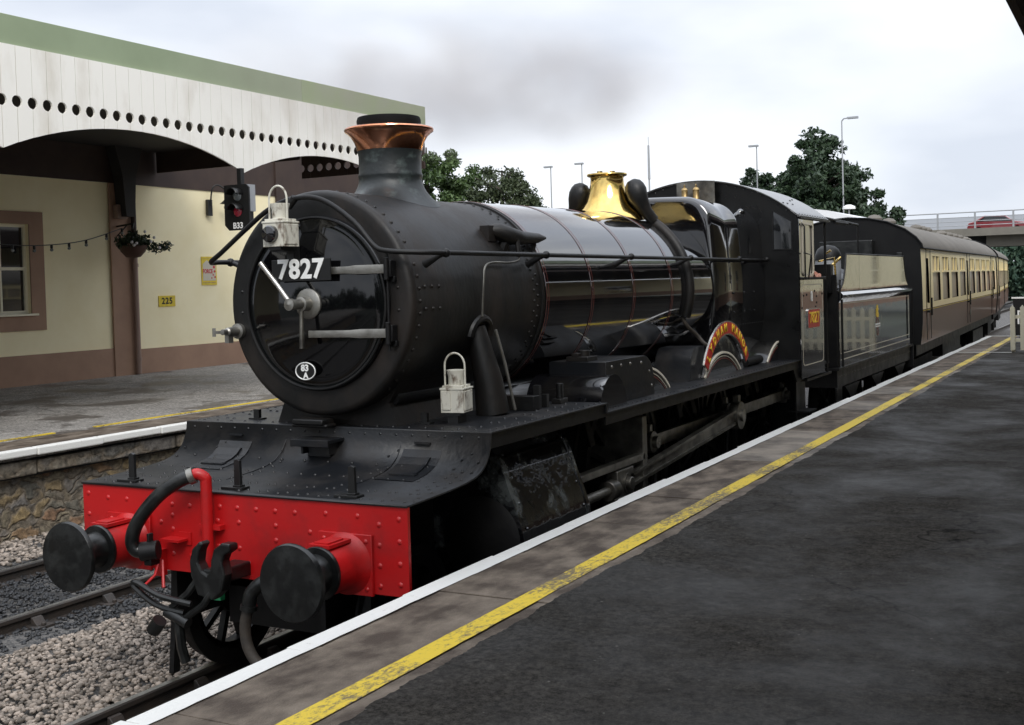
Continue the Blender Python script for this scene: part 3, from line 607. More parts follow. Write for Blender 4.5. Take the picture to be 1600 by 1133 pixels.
for cx in(-.80,.80):
    mb=MB(); ys=[.60,.68,.75,.82,.88,.93,.965]
    o=mb.grid([[(cx+u,y,apz(y)+.0095) for u in(-.15,.15)] for y in ys])
    yf=ys[2:-1]; pl=[(y,apz(y)+.012) for y in yf]+[(y-.016,apz(y)+.016) for y in reversed(yf)]
    mb.prism(pl,'x',cx+.06,cx+.085); mb.box(cx-.10,cx+.10,.70,.745,apz(.72)+.008,apz(.72)+.018); mb.box(cx-.06,cx+.06,.955,.975,1.55,1.563)
    mb.build('footstep','plate_black',lo,smooth=0)
MB().box(-.17,.15,.80,1.0,1.545,1.568).box(-.17,.15,.795,.81,1.52,1.57).box(-.10,.09,.90,.99,1.44,1.545).box(-.13,-.11,.86,.99,1.46,1.545).box(.09,.11,.86,.99,1.46,1.545).build('front_bracket','plate_black',lo,smooth=0,bevel=.004)
for x,y in((-.94,.1),(-.03,.1),(.85,.1)):
    MB().prism([(x-.026,1.35),(x+.026,1.35),(x+.022,1.53),(x,1.54),(x-.022,1.53)],'y',y-.012,y+.012).box(x-.12,x+.05,y-.03,y+.05,1.345,1.362).box(x-.03,x+.03,y-.02,y+.03,1.36,1.375).build('lamp_iron','signal_black',lo,smooth=0,bevel=.003)
# running plates
rp=MB().box(-1.3,1.3,1.0,2.86,1.628,1.640).box(-1.3,1.3,2.86,2.885,1.555,1.640).box(-1.3,1.3,2.885,9.22,1.555,1.567).build('running_plate','plate_black',lo,smooth=0,bevel=.003)
mb=MB()
for s in(-1,1):
    for i in range(19): mb.rivet((s*1.25,1.08+i*.098,1.64),(0,0,1),.011,.9); 
    for i in range(7): mb.rivet((s*1.02+.03*(i%2),1.2+i*.25,1.64),(0,0,1),.013,.9); mb.rivet((s*1.10,1.22+i*.25,1.64),(0,0,1),.013,.9)
    for i in range(62): mb.rivet((s*1.24,2.95+i*.1,1.567),(0,0,1),.011,.9)
for i in range(19): mb.rivet((-1.2+i*.13,1.08,1.64),(0,0,1),.011,.9)
mb.build('plate_rivet','plate_black',rp)
for s in(-1,1):
    MB().box(s*1.275-.01,s*1.275+.01,1.02,2.88,1.53,1.627).box(s*1.275-.01,s*1.275+.01,2.88,9.2,1.465,1.554).prism([(8.55,1.464),(9.2,1.464),(9.26,1.30),(8.7,1.30)],'x',s*1.26,s*1.28).build('valance_angle',FB,lo,smooth=0)
for x,y,h in((-.81,1.22,.075),(.61,1.30,.075),(-.4,2.6,.15)): MB().box(x-.025,x+.025,y-.015,y+.015,1.64,1.64+h).box(x-.06,x+.06,y-.03,y+.03,1.64,1.652).build('lamp_iron','signal_black',lo,smooth=0)
# smokebox
sb=MB().lathe([(.60,.935),(.735,.930),(.758,.935),(.775,.955),(.78,.985),(.775,1.0),(.775,2.83),(.79,2.832),(.79,2.87),(.70,2.87)],(0,0,CZ),(0,1,0),96)
sbo=sb.build('smokebox','smokebox_black',lo)
mb=MB()
for k in range(58):
    a=2*PI*k/58; 
    for y,ph in((1.03,0),(2.76,0),(2.70,.5)):
        aa=a+ph*2*PI/58
        if math.cos(aa)*.0+math.sin(aa)>-.8: mb.rivet((.775*math.cos(aa),y,CZ+.775*math.sin(aa)),(math.cos(aa),0,math.sin(aa)),.014,.8)
for z in(2.59,2.44):
    a=math.asin((z-CZ)/.775)
    for s in(-1,1):
        for y in(1.10,1.19,1.28): mb.rivet((s*.775*math.cos(a),y,z),(s*math.cos(a),0,math.sin(a)),.014,.8)
for x,z in((.665,2.59),(.668,2.44),(-.665,2.59),(-.67,2.44)): mb.rivet((x,.933,z),(0,-1,0),.013,.8)
mb.build('smokebox_rivet','smokebox_black',sbo)
dr=MB().lathe([(.605,.945),(.603,.915),(.595,.905),(.58,.903),(.565,.908),(.50,.890),(.38,.865),(.25,.848),(.12,.84),(.001,.838)],(0,0,CZ),(0,1,0),96).build('smokebox_door','door_black',lo)
def dy(r): return .838+ (.07)*(r/.58)**2
MB().tube([(.588*math.cos(t),.897,CZ+.588*math.sin(t)) for t in np.linspace(0,2*PI,80,endpoint=False)],.010,8,closed=True).build('door_beading','frame_black',dr)
for z,x0 in((2.715,.14),(2.288,.0)):
    mb=MB(); xs=np.linspace(x0,.56,8)
    mb.grid([[(x,dy(math.hypot(x,z-CZ))-.02,z-(.024 if x<.35 else .03)),(x,dy(math.hypot(x,z-CZ))-.02,z+(.024 if x<.35 else .03))] for x in xs]+[[(.60,.885,z-.03),(.60,.885,z+.03)]])
    mb.build('door_strap','steel',dr,solid=.018,bevel=.002)
    MB().box(.60,.655,.865,.93,z-.055,z+.055).cyl((.625,.86,z-.075),(.625,.86,z+.075),.018,n=10).box(.60,.66,.90,.935,z-.09,z-.05).build('door_hinge','frame_black',dr,bevel=.004)
MB().cyl((.618,.885,2.17),(.618,.885,2.83),.010,n=8).build('hinge_pin','frame_black',dr)
# dart and handles
MB().lathe([(.105,.845),(.105,.825),(.09,.815),(.05,.812),(.045,.77),(.05,.765),(.05,.745),(.035,.74),(.033,.66),(.04,.655),(.04,.62),(.015,.615),(.001,.61)],(0,0,CZ),(0,1,0),28).build('door_dart','steel',dr)
MB().tube([(-.01,.66,CZ),(-.12,.655,CZ+.135),(-.25,.65,CZ+.285)],[.018,.016,.02],10).build('door_handle','bright_steel',dr)
MB().tube([(0,.755,CZ-.03),(0,.75,CZ-.14),(0,.745,CZ-.30)],[.016,.014,.019],10).build('door_handle','oily_steel',dr)
# number plate
pl=MB().box(-.275,.225,.79,.802,2.65,2.80).box(-.22,-.18,.802,.86,2.70,2.73).box(.12,.16,.802,.86,2.70,2.73).build('number_plate','black_plate',lo,smooth=0,bevel=.003)
text('7827',.182,'white_letter',pl,(-.025,.786,2.727),FRONT,.003,.0055,1.02,sp=1.06)
sp=MB().add([( .087*math.cos(t)-.05,.845,2.035+.062*math.sin(t)) for t in np.linspace(0,2*PI,32,endpoint=False)],[tuple(range(32))]).build('shed_plate','black_plate',lo,solid=.01,smooth=0)
MB().tube([( .083*math.cos(t)-.05,.838,2.035+.058*math.sin(t)) for t in np.linspace(0,2*PI,32,endpoint=False)],.0045,6,closed=True).build('plate_rim','white_letter',sp)
text('83',.062,'white_letter',sp,(-.053,.836,2.055),FRONT,.002,.002,1.05); text('A',.055,'white_letter',sp,(-.047,.836,2.003),FRONT,.002,.002,1.05)
# cock on left of ring
MB().lathe([(.055,.93),(.055,.90),(.035,.895),(.03,.80),(.02,.79),(.02,.75),(.001,.75)],(-.70,0,2.31),(0,1,0),16).box(-.725,-.69,.80,.85,2.23,2.30).bar((-.75,.72,2.31),(-.65,.72,2.31),.02,.02).bar((-.70,.76,2.31),(-.70,.70,2.31),.02,.02).cyl((-.75,.72,2.28),(-.75,.72,2.34),.012,n=6).build('lubricator_cock','steel',lo)
MB().box(-.20,.06,.86,1.0,1.66,1.70).box(-.22,.08,.88,1.0,1.64,1.665).build('smokebox_saddle_lip','smokebox_black',lo,bevel=.01)
MB().prism([(-.52,1.63),(.52,1.63),(.45,1.80),(.62,2.05),(-.62,2.05),(-.45,1.80)],'y',1.1,2.7).build('smokebox_saddle','smokebox_black',lo,smooth=0)
MB().cyl((.45,1.15,1.83),(.45,2.2,1.83),.05,n=12).build('drain_pipe',FB,lo)
# chimney
ch=MB(); n=64
prof=[(.245,3.62),(.236,3.58),(.236,3.46),(.243,3.44),(.243,3.425),(.238,3.41),(.241,3.38),(.25,3.35),(.27,3.315),(.305,3.28),(.35,3.255),(.372,3.245)]
rows=[]
for r,z in prof:
    row=[]
    for j in range(n+1):
        a=2*PI*j/n; x=r*math.cos(a); y=r*math.sin(a); zz=z
        t=max(0,min(1,(3.42-z)/.17)); surf=CZ+math.sqrt(max(.775**2-x*x,0))+.006
        drop=(CZ+.775)-surf
        zz=z+ (surf-3.262 if False else -drop)*t**1.2 + (.02*t)
        row.append((x,1.88+y,zz))
    rows.append(row)
ch.grid(rows); cho=ch.build('chimney','chimney_grey',lo)
MB().lathe([(.236,3.60),(.240,3.603),(.246,3.63),(.262,3.68),(.29,3.73),(.318,3.757),(.335,3.767),(.338,3.777),(.334,3.787),(.315,3.795),(.28,3.80),(.24,3.80)],(0,1.88,0),(0,0,1),64).build('copper_cap','copper',cho)
MB().lathe([(.242,3.79),(.243,3.85),(.235,3.872),(.19,3.872),(.18,3.79),(.0,3.78)],(0,1.88,0),(0,0,1),48).build('chimney_liner','liner_black',cho)
# boiler
def br(y): return .792+(y-2.85)/(6.93-2.85)*.05
MB().lathe([(br(y),y) for y in np.linspace(2.872,6.93,12)],(0,0,CZ),(0,1,0),128).build('boiler_barrel','gloss_black',lo)
for y in(2.90,3.76,4.68,5.66):
    r=br(y); b=MB().lathe([(r,y-.024),(r+.004,y-.022),(r+.004,y+.022),(r,y+.024)],(0,0,CZ),(0,1,0),96).build('boiler_band','gloss_black',lo)
    MB().lathe([(r+.0042,y-.022),(r+.0052,y-.0215),(r+.0052,y-.0185),(r+.0042,y-.018)],(0,0,CZ),(0,1,0),96).lathe([(r+.0042,y+.018),(r+.0052,y+.0185),(r+.0052,y+.0215),(r+.0042,y+.022)],(0,0,CZ),(0,1,0),96).build('red_lining','lining_red',b)
# firebox
def fbsec(y):
    t=(y-6.93)/(8.79-6.93); W=.835; top=3.515-.06*t; r=.33; P=[]
    for p in arc(W-r,top-r,r,0,PI/2,12): P.append(p)
    for i in range(1,8): 
        x=(W-r)*(1-i/8*2); P.append((x,top+.012*(1-(x/(W-r))**2)))
    P+= [(-x,z) for x,z in reversed(arc(W-r,top-r,r,0,PI/2,12))]
    low=[(W+.02,2.9),(W+.045,2.6),(W+.045,2.3),(W+.01,2.0),(W-.05,1.75),(W-.08,1.58)]
    return [(x,z) for x,z in reversed(low)]+P+[(-x,z) for x,z in low]
rows=[]
def shr(sec,d): 
    return [(x*(1-d/.85),z-(d if z>2.6 else d*(z-1.6)/1.0)) for x,z in sec]
rows.append([(x,6.935,z) for x,z in shr(fbsec(6.93),.10)])
for d,y in((.06,6.932),(.03,6.94),(.012,6.955),(.0,6.985)): rows.append([(x,y,z) for x,z in shr(fbsec(6.93),d)])
for y in(7.4,7.85,7.87,7.89,8.3,8.79): rows.append([(x,y,z) for x,z in shr(fbsec(y),-.006 if y==7.87 else 0)])
fb=MB().grid(rows)
s0=shr(fbsec(6.93),.10); inner=[]
fb.add([(x,6.935,z) for x,z in s0],[tuple(range(len(s0)))])
fbo=fb.build('firebox','gloss_black',lo,smooth=50)
mb=MB()
for x,z,nx in((.70,3.40,.7),(-.7,3.4,-.7)):
    for y in(7.1,8.45): mb.ball((x,y,z-.01),.06,12,(.8,1.2,.8))
mb.build('washout_plug','gloss_black',fbo)
mb=MB()
for i in range(16): mb.rivet((.885,7.3+i*.09,2.05),(1,0,0),.010,.8)
for z in(2.2,2.42): 
    for y in(7.5,7.9,8.3): mb.rivet((.885,y,z),(1,0,0),.016,.9)
mb.build('firebox_stud',FB,fbo)
# safety valve bonnet
MB().lathe([(.40,3.215),(.36,3.29),(.33,3.325),(.29,3.37),(.24,3.44),(.205,3.53),(.182,3.62),(.175,3.68),(.178,3.70),(.208,3.712),(.215,3.722),(.212,3.735),(.15,3.74),(.0,3.742)],(0,6.0,0),(0,0,1),64).build('safety_valve_bonnet','brass',lo)
MB().cyl((-.06,5.95,3.74),(-.06,5.95,3.765),.03,n=10).cyl((.05,6.03,3.74),(.05,6.03,3.765),.03,n=10).build('safety_valve','brass',lo)
for s in(-1,1):
    pts=[(s*.30,6.0,3.66),(s*.305,6.0,3.64),(s*.31,6.0,3.60),(s*.325,6.0,3.54),(s*.345,6.0,3.47),(s*.375,6.02,3.40),(s*.42,6.05,3.31),(s*.48,6.10,3.22)]
    mb=MB().tube(pts,[.02,.07,.10,.115,.108,.088,.066,.058],18)
    mb.tube([(s*(br(6.1)+.015)*math.cos(a),6.12,CZ+(br(6.1)+.015)*math.sin(a)) for a in np.linspace(1.0,-.35,22)],.055,12)
    mb.build('feed_pipe_cover','smokebox_black',lo)
# whistles
for x,y in((-.03,8.5),(.12,8.5)):
    MB().lathe([(.015,3.45),(.015,3.56),(.045,3.57),(.045,3.60),(.038,3.61),(.038,3.70),(.045,3.705),(.03,3.73),(.012,3.74),(.012,3.77),(.0,3.78)],(x,y,0),(0,0,1),16).build('whistle','dull_brass',lo)
MB().box(-.2,.3,8.68,8.69,3.5,3.82).build('whistle_shield','oily_steel',lo,smooth=0)
# handrail
hp=[(-.93,8.75,2.80),(-.93,5,2.805),(-.93,1.3,2.81),(-.93,1.02,2.81),(-.90,.88,2.81),(-.755,.83,2.872),(-.525,.82,3.02),(-.29,.81,3.155),(-.06,.80,3.215),(.17,.80,3.19),(.41,.81,3.035),(.56,.82,2.87),(.65,.83,2.832),(.80,.90,2.818),(.915,1.03,2.812),(.93,1.3,2.811),(.93,3,2.808),(.93,6,2.802),(.93,8.75,2.80)]
MB().tube(smoothpts(hp,5),.018,10).build('handrail',FB,lo)
for y in(1.12,2.62,4.35,5.95,7.6,8.72):
    for s in(-1,1):
        MB().tube([(s*.76,y,2.74),(s*.87,y,2.79),(s*.93,y,2.81)],[.03,.018,.016],10).ball((s*.93,y,2.81),.032,10).build('handrail_knob',FB,lo)
MB().cyl((-.12,.80,3.16),(-.06,.80,3.22),.028,n=10).build('handrail_knob',FB,lo)
# ejector & small pipes
MB().tube([(.60,2.25,3.02),(.66,2.33,3.0),(.72,2.42,2.96),(.72,2.6,2.95),(.715,2.9,2.955),(.71,3.05,2.96)],[.02,.065,.07,.055,.04,.012],12).tube([(.72,2.42,2.98),(.68,2.40,2.9),(.66,2.4,2.85)],.045,8).cyl((.72,2.85,2.96),(.70,2.85,2.86),.018,n=8).box(.58,.66,2.2,2.32,2.92,3.04).cyl((.76,2.46,2.94),(.775,2.46,2.80),.02,n=8).build('ejector','smokebox_black',lo)
MB().tube(smoothpts([(.77,2.46,2.82),(.78,2.44,2.775),(.77,2.3,2.755),(.765,2.05,2.755),(.775,1.92,2.72),(.79,1.87,2.62),(.79,1.85,2.5),(.785,1.84,2.36)],5),.0085,8).build('small_pipe','oily_steel',lo)
MB().tube(smoothpts([(.75,6.12,2.25),(.80,6.12,2.12),(.86,6.3,1.99),(.95,6.3,1.90),(1.03,6.4,1.88)],5),.022,8).build('injector_pipe','rusty_hose',lo)
for s in(-1,1):
    mb=MB().tube([(s*.70,1.88,2.28),(s*.74,1.89,2.1),(s*.78,1.91,1.9),(s*.80,1.93,1.65)],[.075,.088,.105,.125],18)
    mb.tube([(s*(.735+.03*math.sin(t)),1.88-.145*math.cos(t),2.22+.13*math.sin(t)) for t in np.linspace(0,PI,12)],.028,8)
    o=mb.build('steam_pipe','smokebox_black',lo)
    MB().tube([(s*.82,1.97,2.26),(s*.86,2.03,2.0),(s*.90,2.09,1.66)],.012,6).build('pipe_bead','steel',o)
# vacuum pipe and hose
vp=MB().tube(smoothpts([(-.15,-.06,.80),(-.15,-.06,1.1),(-.15,-.06,1.40),(-.155,-.065,1.44),(-.19,-.09,1.465),(-.23,-.11,1.45)],5),.036,14).box(-.24,-.06,-.05,-.001,1.11,1.14).build('vacuum_pipe','red_paint',lo,bevel=0)
MB().tube(smoothpts([(-.215,-.105,1.458),(-.30,-.15,1.42),(-.42,-.2,1.33),(-.54,-.24,1.19),(-.60,-.25,1.07),(-.585,-.24,.99),(-.52,-.20,.975)],6),[.044]*37 if False else .044,14).build('vacuum_hose','rubber',lo)
MB().cyl((-.205,-.10,1.46),(-.235,-.118,1.447),.052,n=14).build('hose_clip','steel',lo)
MB().cyl((-.56,-.22,.975),(-.46,-.17,.985),.062,n=14).box(-.54,-.48,-.22,-.14,.89,.94).box(-.52,-.50,-.21,-.17,1.03,1.09).build('hose_dummy','frame_black',lo,bevel=.004)
MB().box(-.52,-.36,-.1,-.001,1.02,1.035).box(-.44,-.34,-.012,-.001,.99,1.07).build('dummy_bracket','red_paint',lo,smooth=0)
MB().box(-.62,-.56,-.05,-.001,.78,.95).tube([(-.5,-.1,.9),(-.42,-.18,.75)],.01,6).build('chain_bracket','red_paint',lo,smooth=0)
# draw hook and coupling
hk=[(-.02,.80),(-.07,.92),(-.075,1.0),(-.05,1.08),(0.01,1.13),(.035,1.115),(.005,1.07),(-.01,1.0),(.02,.95),(.06,.93),(.09,.96),(.095,1.02),(.12,1.09),(.18,1.13),(.245,1.13),(.25,1.09),(.20,1.06),(.18,1.02),(.20,.94),(.17,.84),(.10,.78)]
MB().prism([(x-.01,z-.03) for x,z in hk],'y',-.30,-.22).box(.0,.14,-.28,0,.84,.93).build('drawhook','rubber',lo,bevel=.012,smooth=0)
MB().tube([(.0,-.26,.92),(-.10,-.30,.78),(-.22,-.33,.68),(-.17,-.33,.64)],.022,8).tube([(.12,-.26,.88),(.02,-.3,.72),(-.12,-.33,.62)],.022,8).cyl((-.25,-.33,.66),(-.08,-.33,.60),.035,n=12).tube(smoothpts([(-.12,-.32,.66),(-.30,-.36,.70),(-.46,-.38,.80),(-.44,-.38,.83),(-.28,-.36,.76),(-.06,-.32,.72)],5),.019,8).cyl((-.30,-.34,.60),(-.36,-.34,.53),.045,n=12).tube([(-.16,-.33,.62),(-.14,-.33,.45),(-.12,-.32,.36)],.03,8).build('screw_coupling','rubber',lo)
MB().tube([(-.5,-.12,.93),(-.47,-.2,.83),(-.46,-.3,.79)],.009,6).build('coupling_chain','red_paint',lo)
# steam heating hose
MB().tube(smoothpts([(.46,.02,.86),(.44,-.12,.87),(.38,-.18,.86),(.31,-.2,.80),(.285,-.2,.72)],5),.042,12).cyl((.285,-.2,.72),(.28,-.2,.69),.052,n=12).cyl((.46,-.02,.86),(.46,-.1,.87),.055,n=12).build('heating_pipe','rubber',lo)
MB().tube(smoothpts([(.28,-.2,.70),(.25,-.2,.60),(.26,-.2,.48),(.33,-.2,.38),(.46,-.2,.33),(.6,-.18,.33)],5),.034,12).build('heating_hose','rusty_hose',lo)
MB().box(-.22,-.10,-.02,.02,.66,.73).build('green_tag','tag_green',lo,smooth=0)
# guard irons, life guards
for s in(-1,1): MB().prism([(.30,.80),(.36,.80),(.33,.30),(.30,.03),(.24,.03),(.27,.30)],'x',s*.80-.02,s*.80+.02).build('guard_iron',FB,lo,smooth=0)
# wheels
def wheel(mb,r,spokes,w=.13):
    o=MB(); ty=mb
    ty.lathe([(r-.07,-.065),(r+.028,-.065),(r+.028,-.045),(r+.004,-.03),(r-.004,.065),(r-.062,.068),(r-.07,.05)],(0,0,0),(1,0,0),56)
    ty.lathe([(r-.07,-.05),(r-.07,.05),(r-.12,.045),(r-.12,-.045)],(0,0,0),(1,0,0),56)
    ty.lathe([(.001,.085),(.08,.085),(.10,.07),(.13,.05),(.13,-.05),(.001,-.05)],(0,0,0),(1,0,0),24)
    for i in range(spokes):
        a=2*PI*i/spokes; d=Vector((0,math.cos(a),math.sin(a))); ty.bar(d*.12,d*(r-.11),.045 if r>.6 else .04,.05,(1,0,0))
    return ty

def wheelset(name,r,spokes,ys,X,parent,boss=None):
    m=wheel(MB(),r,spokes)
    if boss: m.lathe([(.001,.10),(.085,.10),(.095,.0),(.001,0)],(0,boss[0],boss[1]),(1,0,0),20); m.bar((0.03,0,0),(0.03,boss[0],boss[1]),.09,.2,(1,0,0))
    m.v=[tuple(Vector(p)+lo_off(parent)) for p in m.v]
    proto=None
    for y in ys:
        for s in(1,-1):
            if proto is None: proto=m.build(name,FB,parent,smooth=30); c=proto
            else: c=proto.copy(); COL.objects.link(c); c.parent=parent
            c.location=Vector((s*X,y,r))-lo_off(parent)
            if s<0: c.rotation_euler=(0,0,PI)
    return proto
def lo_off(p):
    o=Vector((0,0,0))
    while p is not None: o+=p.location; p=p.parent
    return o
wheelset('bogie_wheel',.457,10,(.78,2.61),.75,lo)
DY=(4.35,6.6,8.9); po=(.18,.24)
wheelset('driving_wheel',.864,18,DY,.75,lo,boss=po)
MB().box(-.5,.5,.5,2.9,.35,.8).box(-.56,.56,.75,.81,.3,.6).box(-.56,.56,2.58,2.64,.3,.6).build('bogie_frame',FB,lo,smooth=0)
# cylinders
for s in(-1,1):
    def SX(x): return s*x
    sec=[(.62,1.50),(.98,1.51),(1.04,1.495),(1.09,1.465),(1.13,1.42),(1.16,1.36),(1.185,1.29),(1.215,1.20),(1.255,1.10),(1.29,1.0),(1.315,.92),(1.325,.84),(1.32,.74),(1.29,.64),(1.22,.54),(1.12,.48),(1.0,.45),(.62,.5)]
    mb=MB(); mb.prism([(SX(a),b) for a,b in sec],'y',1.38,2.44)
    cy=mb.build('cylinder','cylinder_black_sky_mottle',lo,smooth=50)
    sec2=[(a+(.006 if a>1 else 0),b+.004) for a,b in sec]
    mb=MB()
    for y in(1.375,2.42): mb.prism([(SX(a),b) for a,b in sec2],'y',y-.015,y+.03)
    for y in(1.44,2.36):
        for (a,b) in((1.12,1.43),(1.19,1.27),(1.24,1.10),(1.30,.93),(1.31,.8)): mb.rivet((SX(a+.015),y,b),(s,0,.4),.014,.8)
    mb.build('cladding_flange','cylinder_black_sky_mottle',cy,smooth=30)
    MB().prism([(1.55,1.512),(2.3,1.512),(2.25,1.56),(1.65,1.57)],'x',SX(.8),SX(1.08)).build('valve_chest','smokebox_black',cy,smooth=0,bevel=.01)
    MB().lathe([(.001,1.33),(.25,1.34),(.30,1.36),(.315,1.39),(.32,1.45)],(s*1.0,0,.85),(0,1,0),40).build('cylinder_cover','oily_steel' if False else FB,cy)
    MB().tube([(s*1.0+.318*math.cos(t)*1,1.385,.85+.318*math.sin(t)) for t in np.linspace(*((-.3,1.5) if s>0 else (PI-1.5,PI+.3)),24)],.005,6).build('cover_highlight','steel',cy)  # steel arc drawn only where the cover edge shows a highlight
    # slide bars, crosshead, rods
    MB().box(SX(1.06),SX(1.14),2.5,4.05,1.02,1.08).box(SX(1.06),SX(1.14),2.5,4.05,.66,.71).box(SX(.62),SX(1.14),4.0,4.1,.6,1.4).build('slide_bar','oily_steel',lo,smooth=0,bevel=.006)
    MB().cyl((s*1.10,2.42,.86),(s*1.10,3.45,.86),.038,n=16).cyl((s*1.10,2.42,.86),(s*1.10,2.75,.86),.075,.055,n=18).build('piston_rod','steel',lo)
    MB().box(SX(1.05),SX(1.15),3.4,3.75,.74,1.01).cyl((s*1.02,3.6,.88),(s*1.2,3.6,.88),.06,n=14).cyl((s*1.10,3.28,.86),(s*1.10,3.42,.86),.085,n=18).box(SX(1.1),SX(1.17),3.3,3.42,.6,.8).build('crosshead','oily_steel',lo,bevel=.008)
    px=[(y+po[0],.864+po[1]) for y in DY]
    mb=MB(); X=s*.99
    for (y0,z0),(y1,z1) in zip(px,px[1:]):
        mb.bar((X,y0,z0),(X,y1,z1),.05,.115); 
    for (y,z),R in zip(px,(.10,.13,.10)): mb.cyl((X-.045,y,z),(X+.045,y,z),R,n=24); mb.box(X-.02,X+.02,y-.03,y+.03,z+.08,z+R+.06)
    mb.build('coupling_rod','oily_steel',lo,smooth=35)
    for (y,z) in px: MB().cyl((X,y,z),(X+s*.09,y,z),.055,n=16).cyl((X+s*.09,y,z),(X+s*.094,y,z),.02,n=8).build('crank_pin','oily_steel',lo)
    X=s*1.12; (y1,z1)=px[1]
    p0=Vector((X,3.6,.88)); p1=Vector((X,y1,z1)); d=(p1-p0).normalized(); nz=Vector((0,-d.z,d.y))
    mb=MB(); 
    for q in(.052,-.052): mb.bar(p0+nz*q*.85,p1+nz*q*1.25,.06,.028)
    mb.bar(p0,p1,.02,.11); mb.cyl(p0-Vector((.04,0,0)),p0+Vector((.04,0,0)),.085,n=20); mb.cyl(p1-Vector((.05,0,0)),p1+Vector((.05,0,0)),.15,n=28); mb.box(X-.03,X+.03,y1-.04,y1+.04,z1+.1,z1+.22); mb.cyl(p1,p1+Vector((s*.08,0,0)),.065,n=16)
    mb.build('connecting_rod','oily_steel',lo,smooth=35)
    # brackets & brake gear hints
    for y in(3.1,5.2,5.6,7.4,7.8): MB().bar((s*.98,y,1.55),(s*1.02,y+.08,1.25),.04,.05).build('hanger_bracket',FB,lo,smooth=0)
    MB().box(SX(.8),SX(.84),5.3,5.38,.25,1.1).box(SX(.8),SX(.84),7.6,7.68,.25,1.1).bar((s*.95,5.35,.32),(s*.95,9.2,.32),.04,.04).build('brake_rigging',FB,lo,smooth=0)
    # splashers
    for k,y in enumerate(DY):
        a0=math.asin((1.567-.864)/.955)
        P=arc(y,.864,.955,a0,PI-a0,28); 
        if k==2: P=[p for p in P if p[0]<8.79]+[(8.79,1.567)]
        sp_=MB().prism(P,'x',SX(.60),SX(1.03)).build('splasher','cab_black',lo,smooth=40)
        if s>0:
            for rr,wd,mm in((.945,.020,'lining_cream'),(.900,.008,'lining_cream'),(.875,.008,'lining_red')):
                Q=[p for p in arc(y,.864,rr,a0+.03,PI-a0-.03,36) if k<2 or p[0]<8.79]
                MB().frame(Q,[(y+(a-y)*(rr-wd)/rr,.864+(b-.864)*(rr-wd)/rr) for a,b in Q],'x',1.031,1.031+ (.012 if mm=='lining_cream' and wd>.01 else .003),open_=True).build('splasher_beading','bead_cream' if wd>.01 else mm,sp_,smooth=0)
    MB().cyl((s*.98,7.55,1.62),(s*.98,8.15,1.62),.05,n=14).build('sand_pipe',FB,lo)
    MB().prism([(5.62,1.567)]+arc(5.85,1.72,.18,PI,PI/2,6)+[(6.1,1.90),(6.1,1.567)],'x',SX(.62),SX(1.0)).build('sandbox','plate_black',lo,smooth=40)
# casing beside the leading splasher
MB().prism([(3.28,1.567),(4.36,1.567)]+arc(4.10,1.67,.26,0,PI/2,8)+[(3.28,1.93)],'x',.60,1.12).build('reverser_casing','plate_black',lo,smooth=40,bevel=.004)
mb=MB()
for y,z in((3.4,1.88),(3.6,1.88),(3.8,1.88),(4.05,1.87),(4.24,1.78),(4.29,1.65)): mb.rivet((1.12,y,z),(1,0,0),.016,.7,8)
mb.build('casing_stud','steel',lo)
MB().prism(arc(3.2,1.567,.27,0,PI,18),'x',.55,1.22).build('casing_cover','gloss_black',lo,smooth=40)
MB().box(.75,.95,3.3,3.5,1.93,1.97).box(.8,.86,3.3,3.55,1.97,2.0).cyl((.86,3.42,1.95),(.86,3.42,2.02),.05,n=12).build('oil_valve','smokebox_black',lo,bevel=.004)
MB().box(.7,1.0,2.2,2.3,1.64,1.75).build('oil_box','smokebox_black',lo,bevel=.004)
MB().cyl((.95,2.75,1.64),(.95,2.75,1.80),.03,n=10).box(.9,.98,2.7,2.84,1.64,1.68).build('oil_cap','smokebox_black',lo,bevel=.004)
for y,h in((2.35,.18),(2.48,.10)): MB().box(.93,.98,y-.02,y+.02,1.64,1.64+h).build('lamp_iron','signal_black',lo,smooth=0)
# nameplate over middle splasher
cy,cz,Ro,Ri=6.66,1.21,.925,.775
A0,A1=R_(33),R_(147)
bk=MB().prism(arc(cy,cz,Ri+.01,R_(28),R_(152),30)+[(cy-.62,1.567),(cy+.62,1.567)],'x',1.005,1.0285).build('nameplate_backing','cab_black',lo,smooth=0)
def npoly(Ro,Ri,a0,a1,n=36): 
    return arc(cy,cz,Ro,a0,a1,n)+arc(cy,cz,Ri,a1,a0,n)
npl=MB().prism(npoly(Ro,Ri,A0,A1),'x',1.05,1.07).build('nameplate','bright_steel',lo,smooth=0)
MB().prism(npoly(Ro-.014,Ri+.014,A0+.016,A1-.016),'x',1.070,1.0735).build('red_field','plate_red',npl,smooth=0)
txt='LYDHAM MANOR'; L_=len(txt)
for i,c in enumerate(txt):
    if c==' ': continue
    a=R_(139)-R_(98)*i/(L_-1); r=(Ro+Ri)/2; p=(1.076,cy+r*math.cos(a),cz+r*math.sin(a)); th=a-PI/2
    rot=Matrix(((0,0,1),(math.cos(th),-math.sin(th),0),(math.sin(th),math.cos(th),0)))
    text(c,.125,'emblem_yellow',npl,p,rot,.004,.002,.95)
# cab
RA=1.94
def roofz(x,top=3.83): return top-RA+math.sqrt(RA*RA-x*x)
xs=np.linspace(-1.31,1.31,25)
out=[(x,roofz(x)) for x in xs]
cb=thing('cab','x','x'); del cb['label'];del cb['category']; cb.parent=lo; cb.location=Vector((0,9.5,1.4))-lo.location
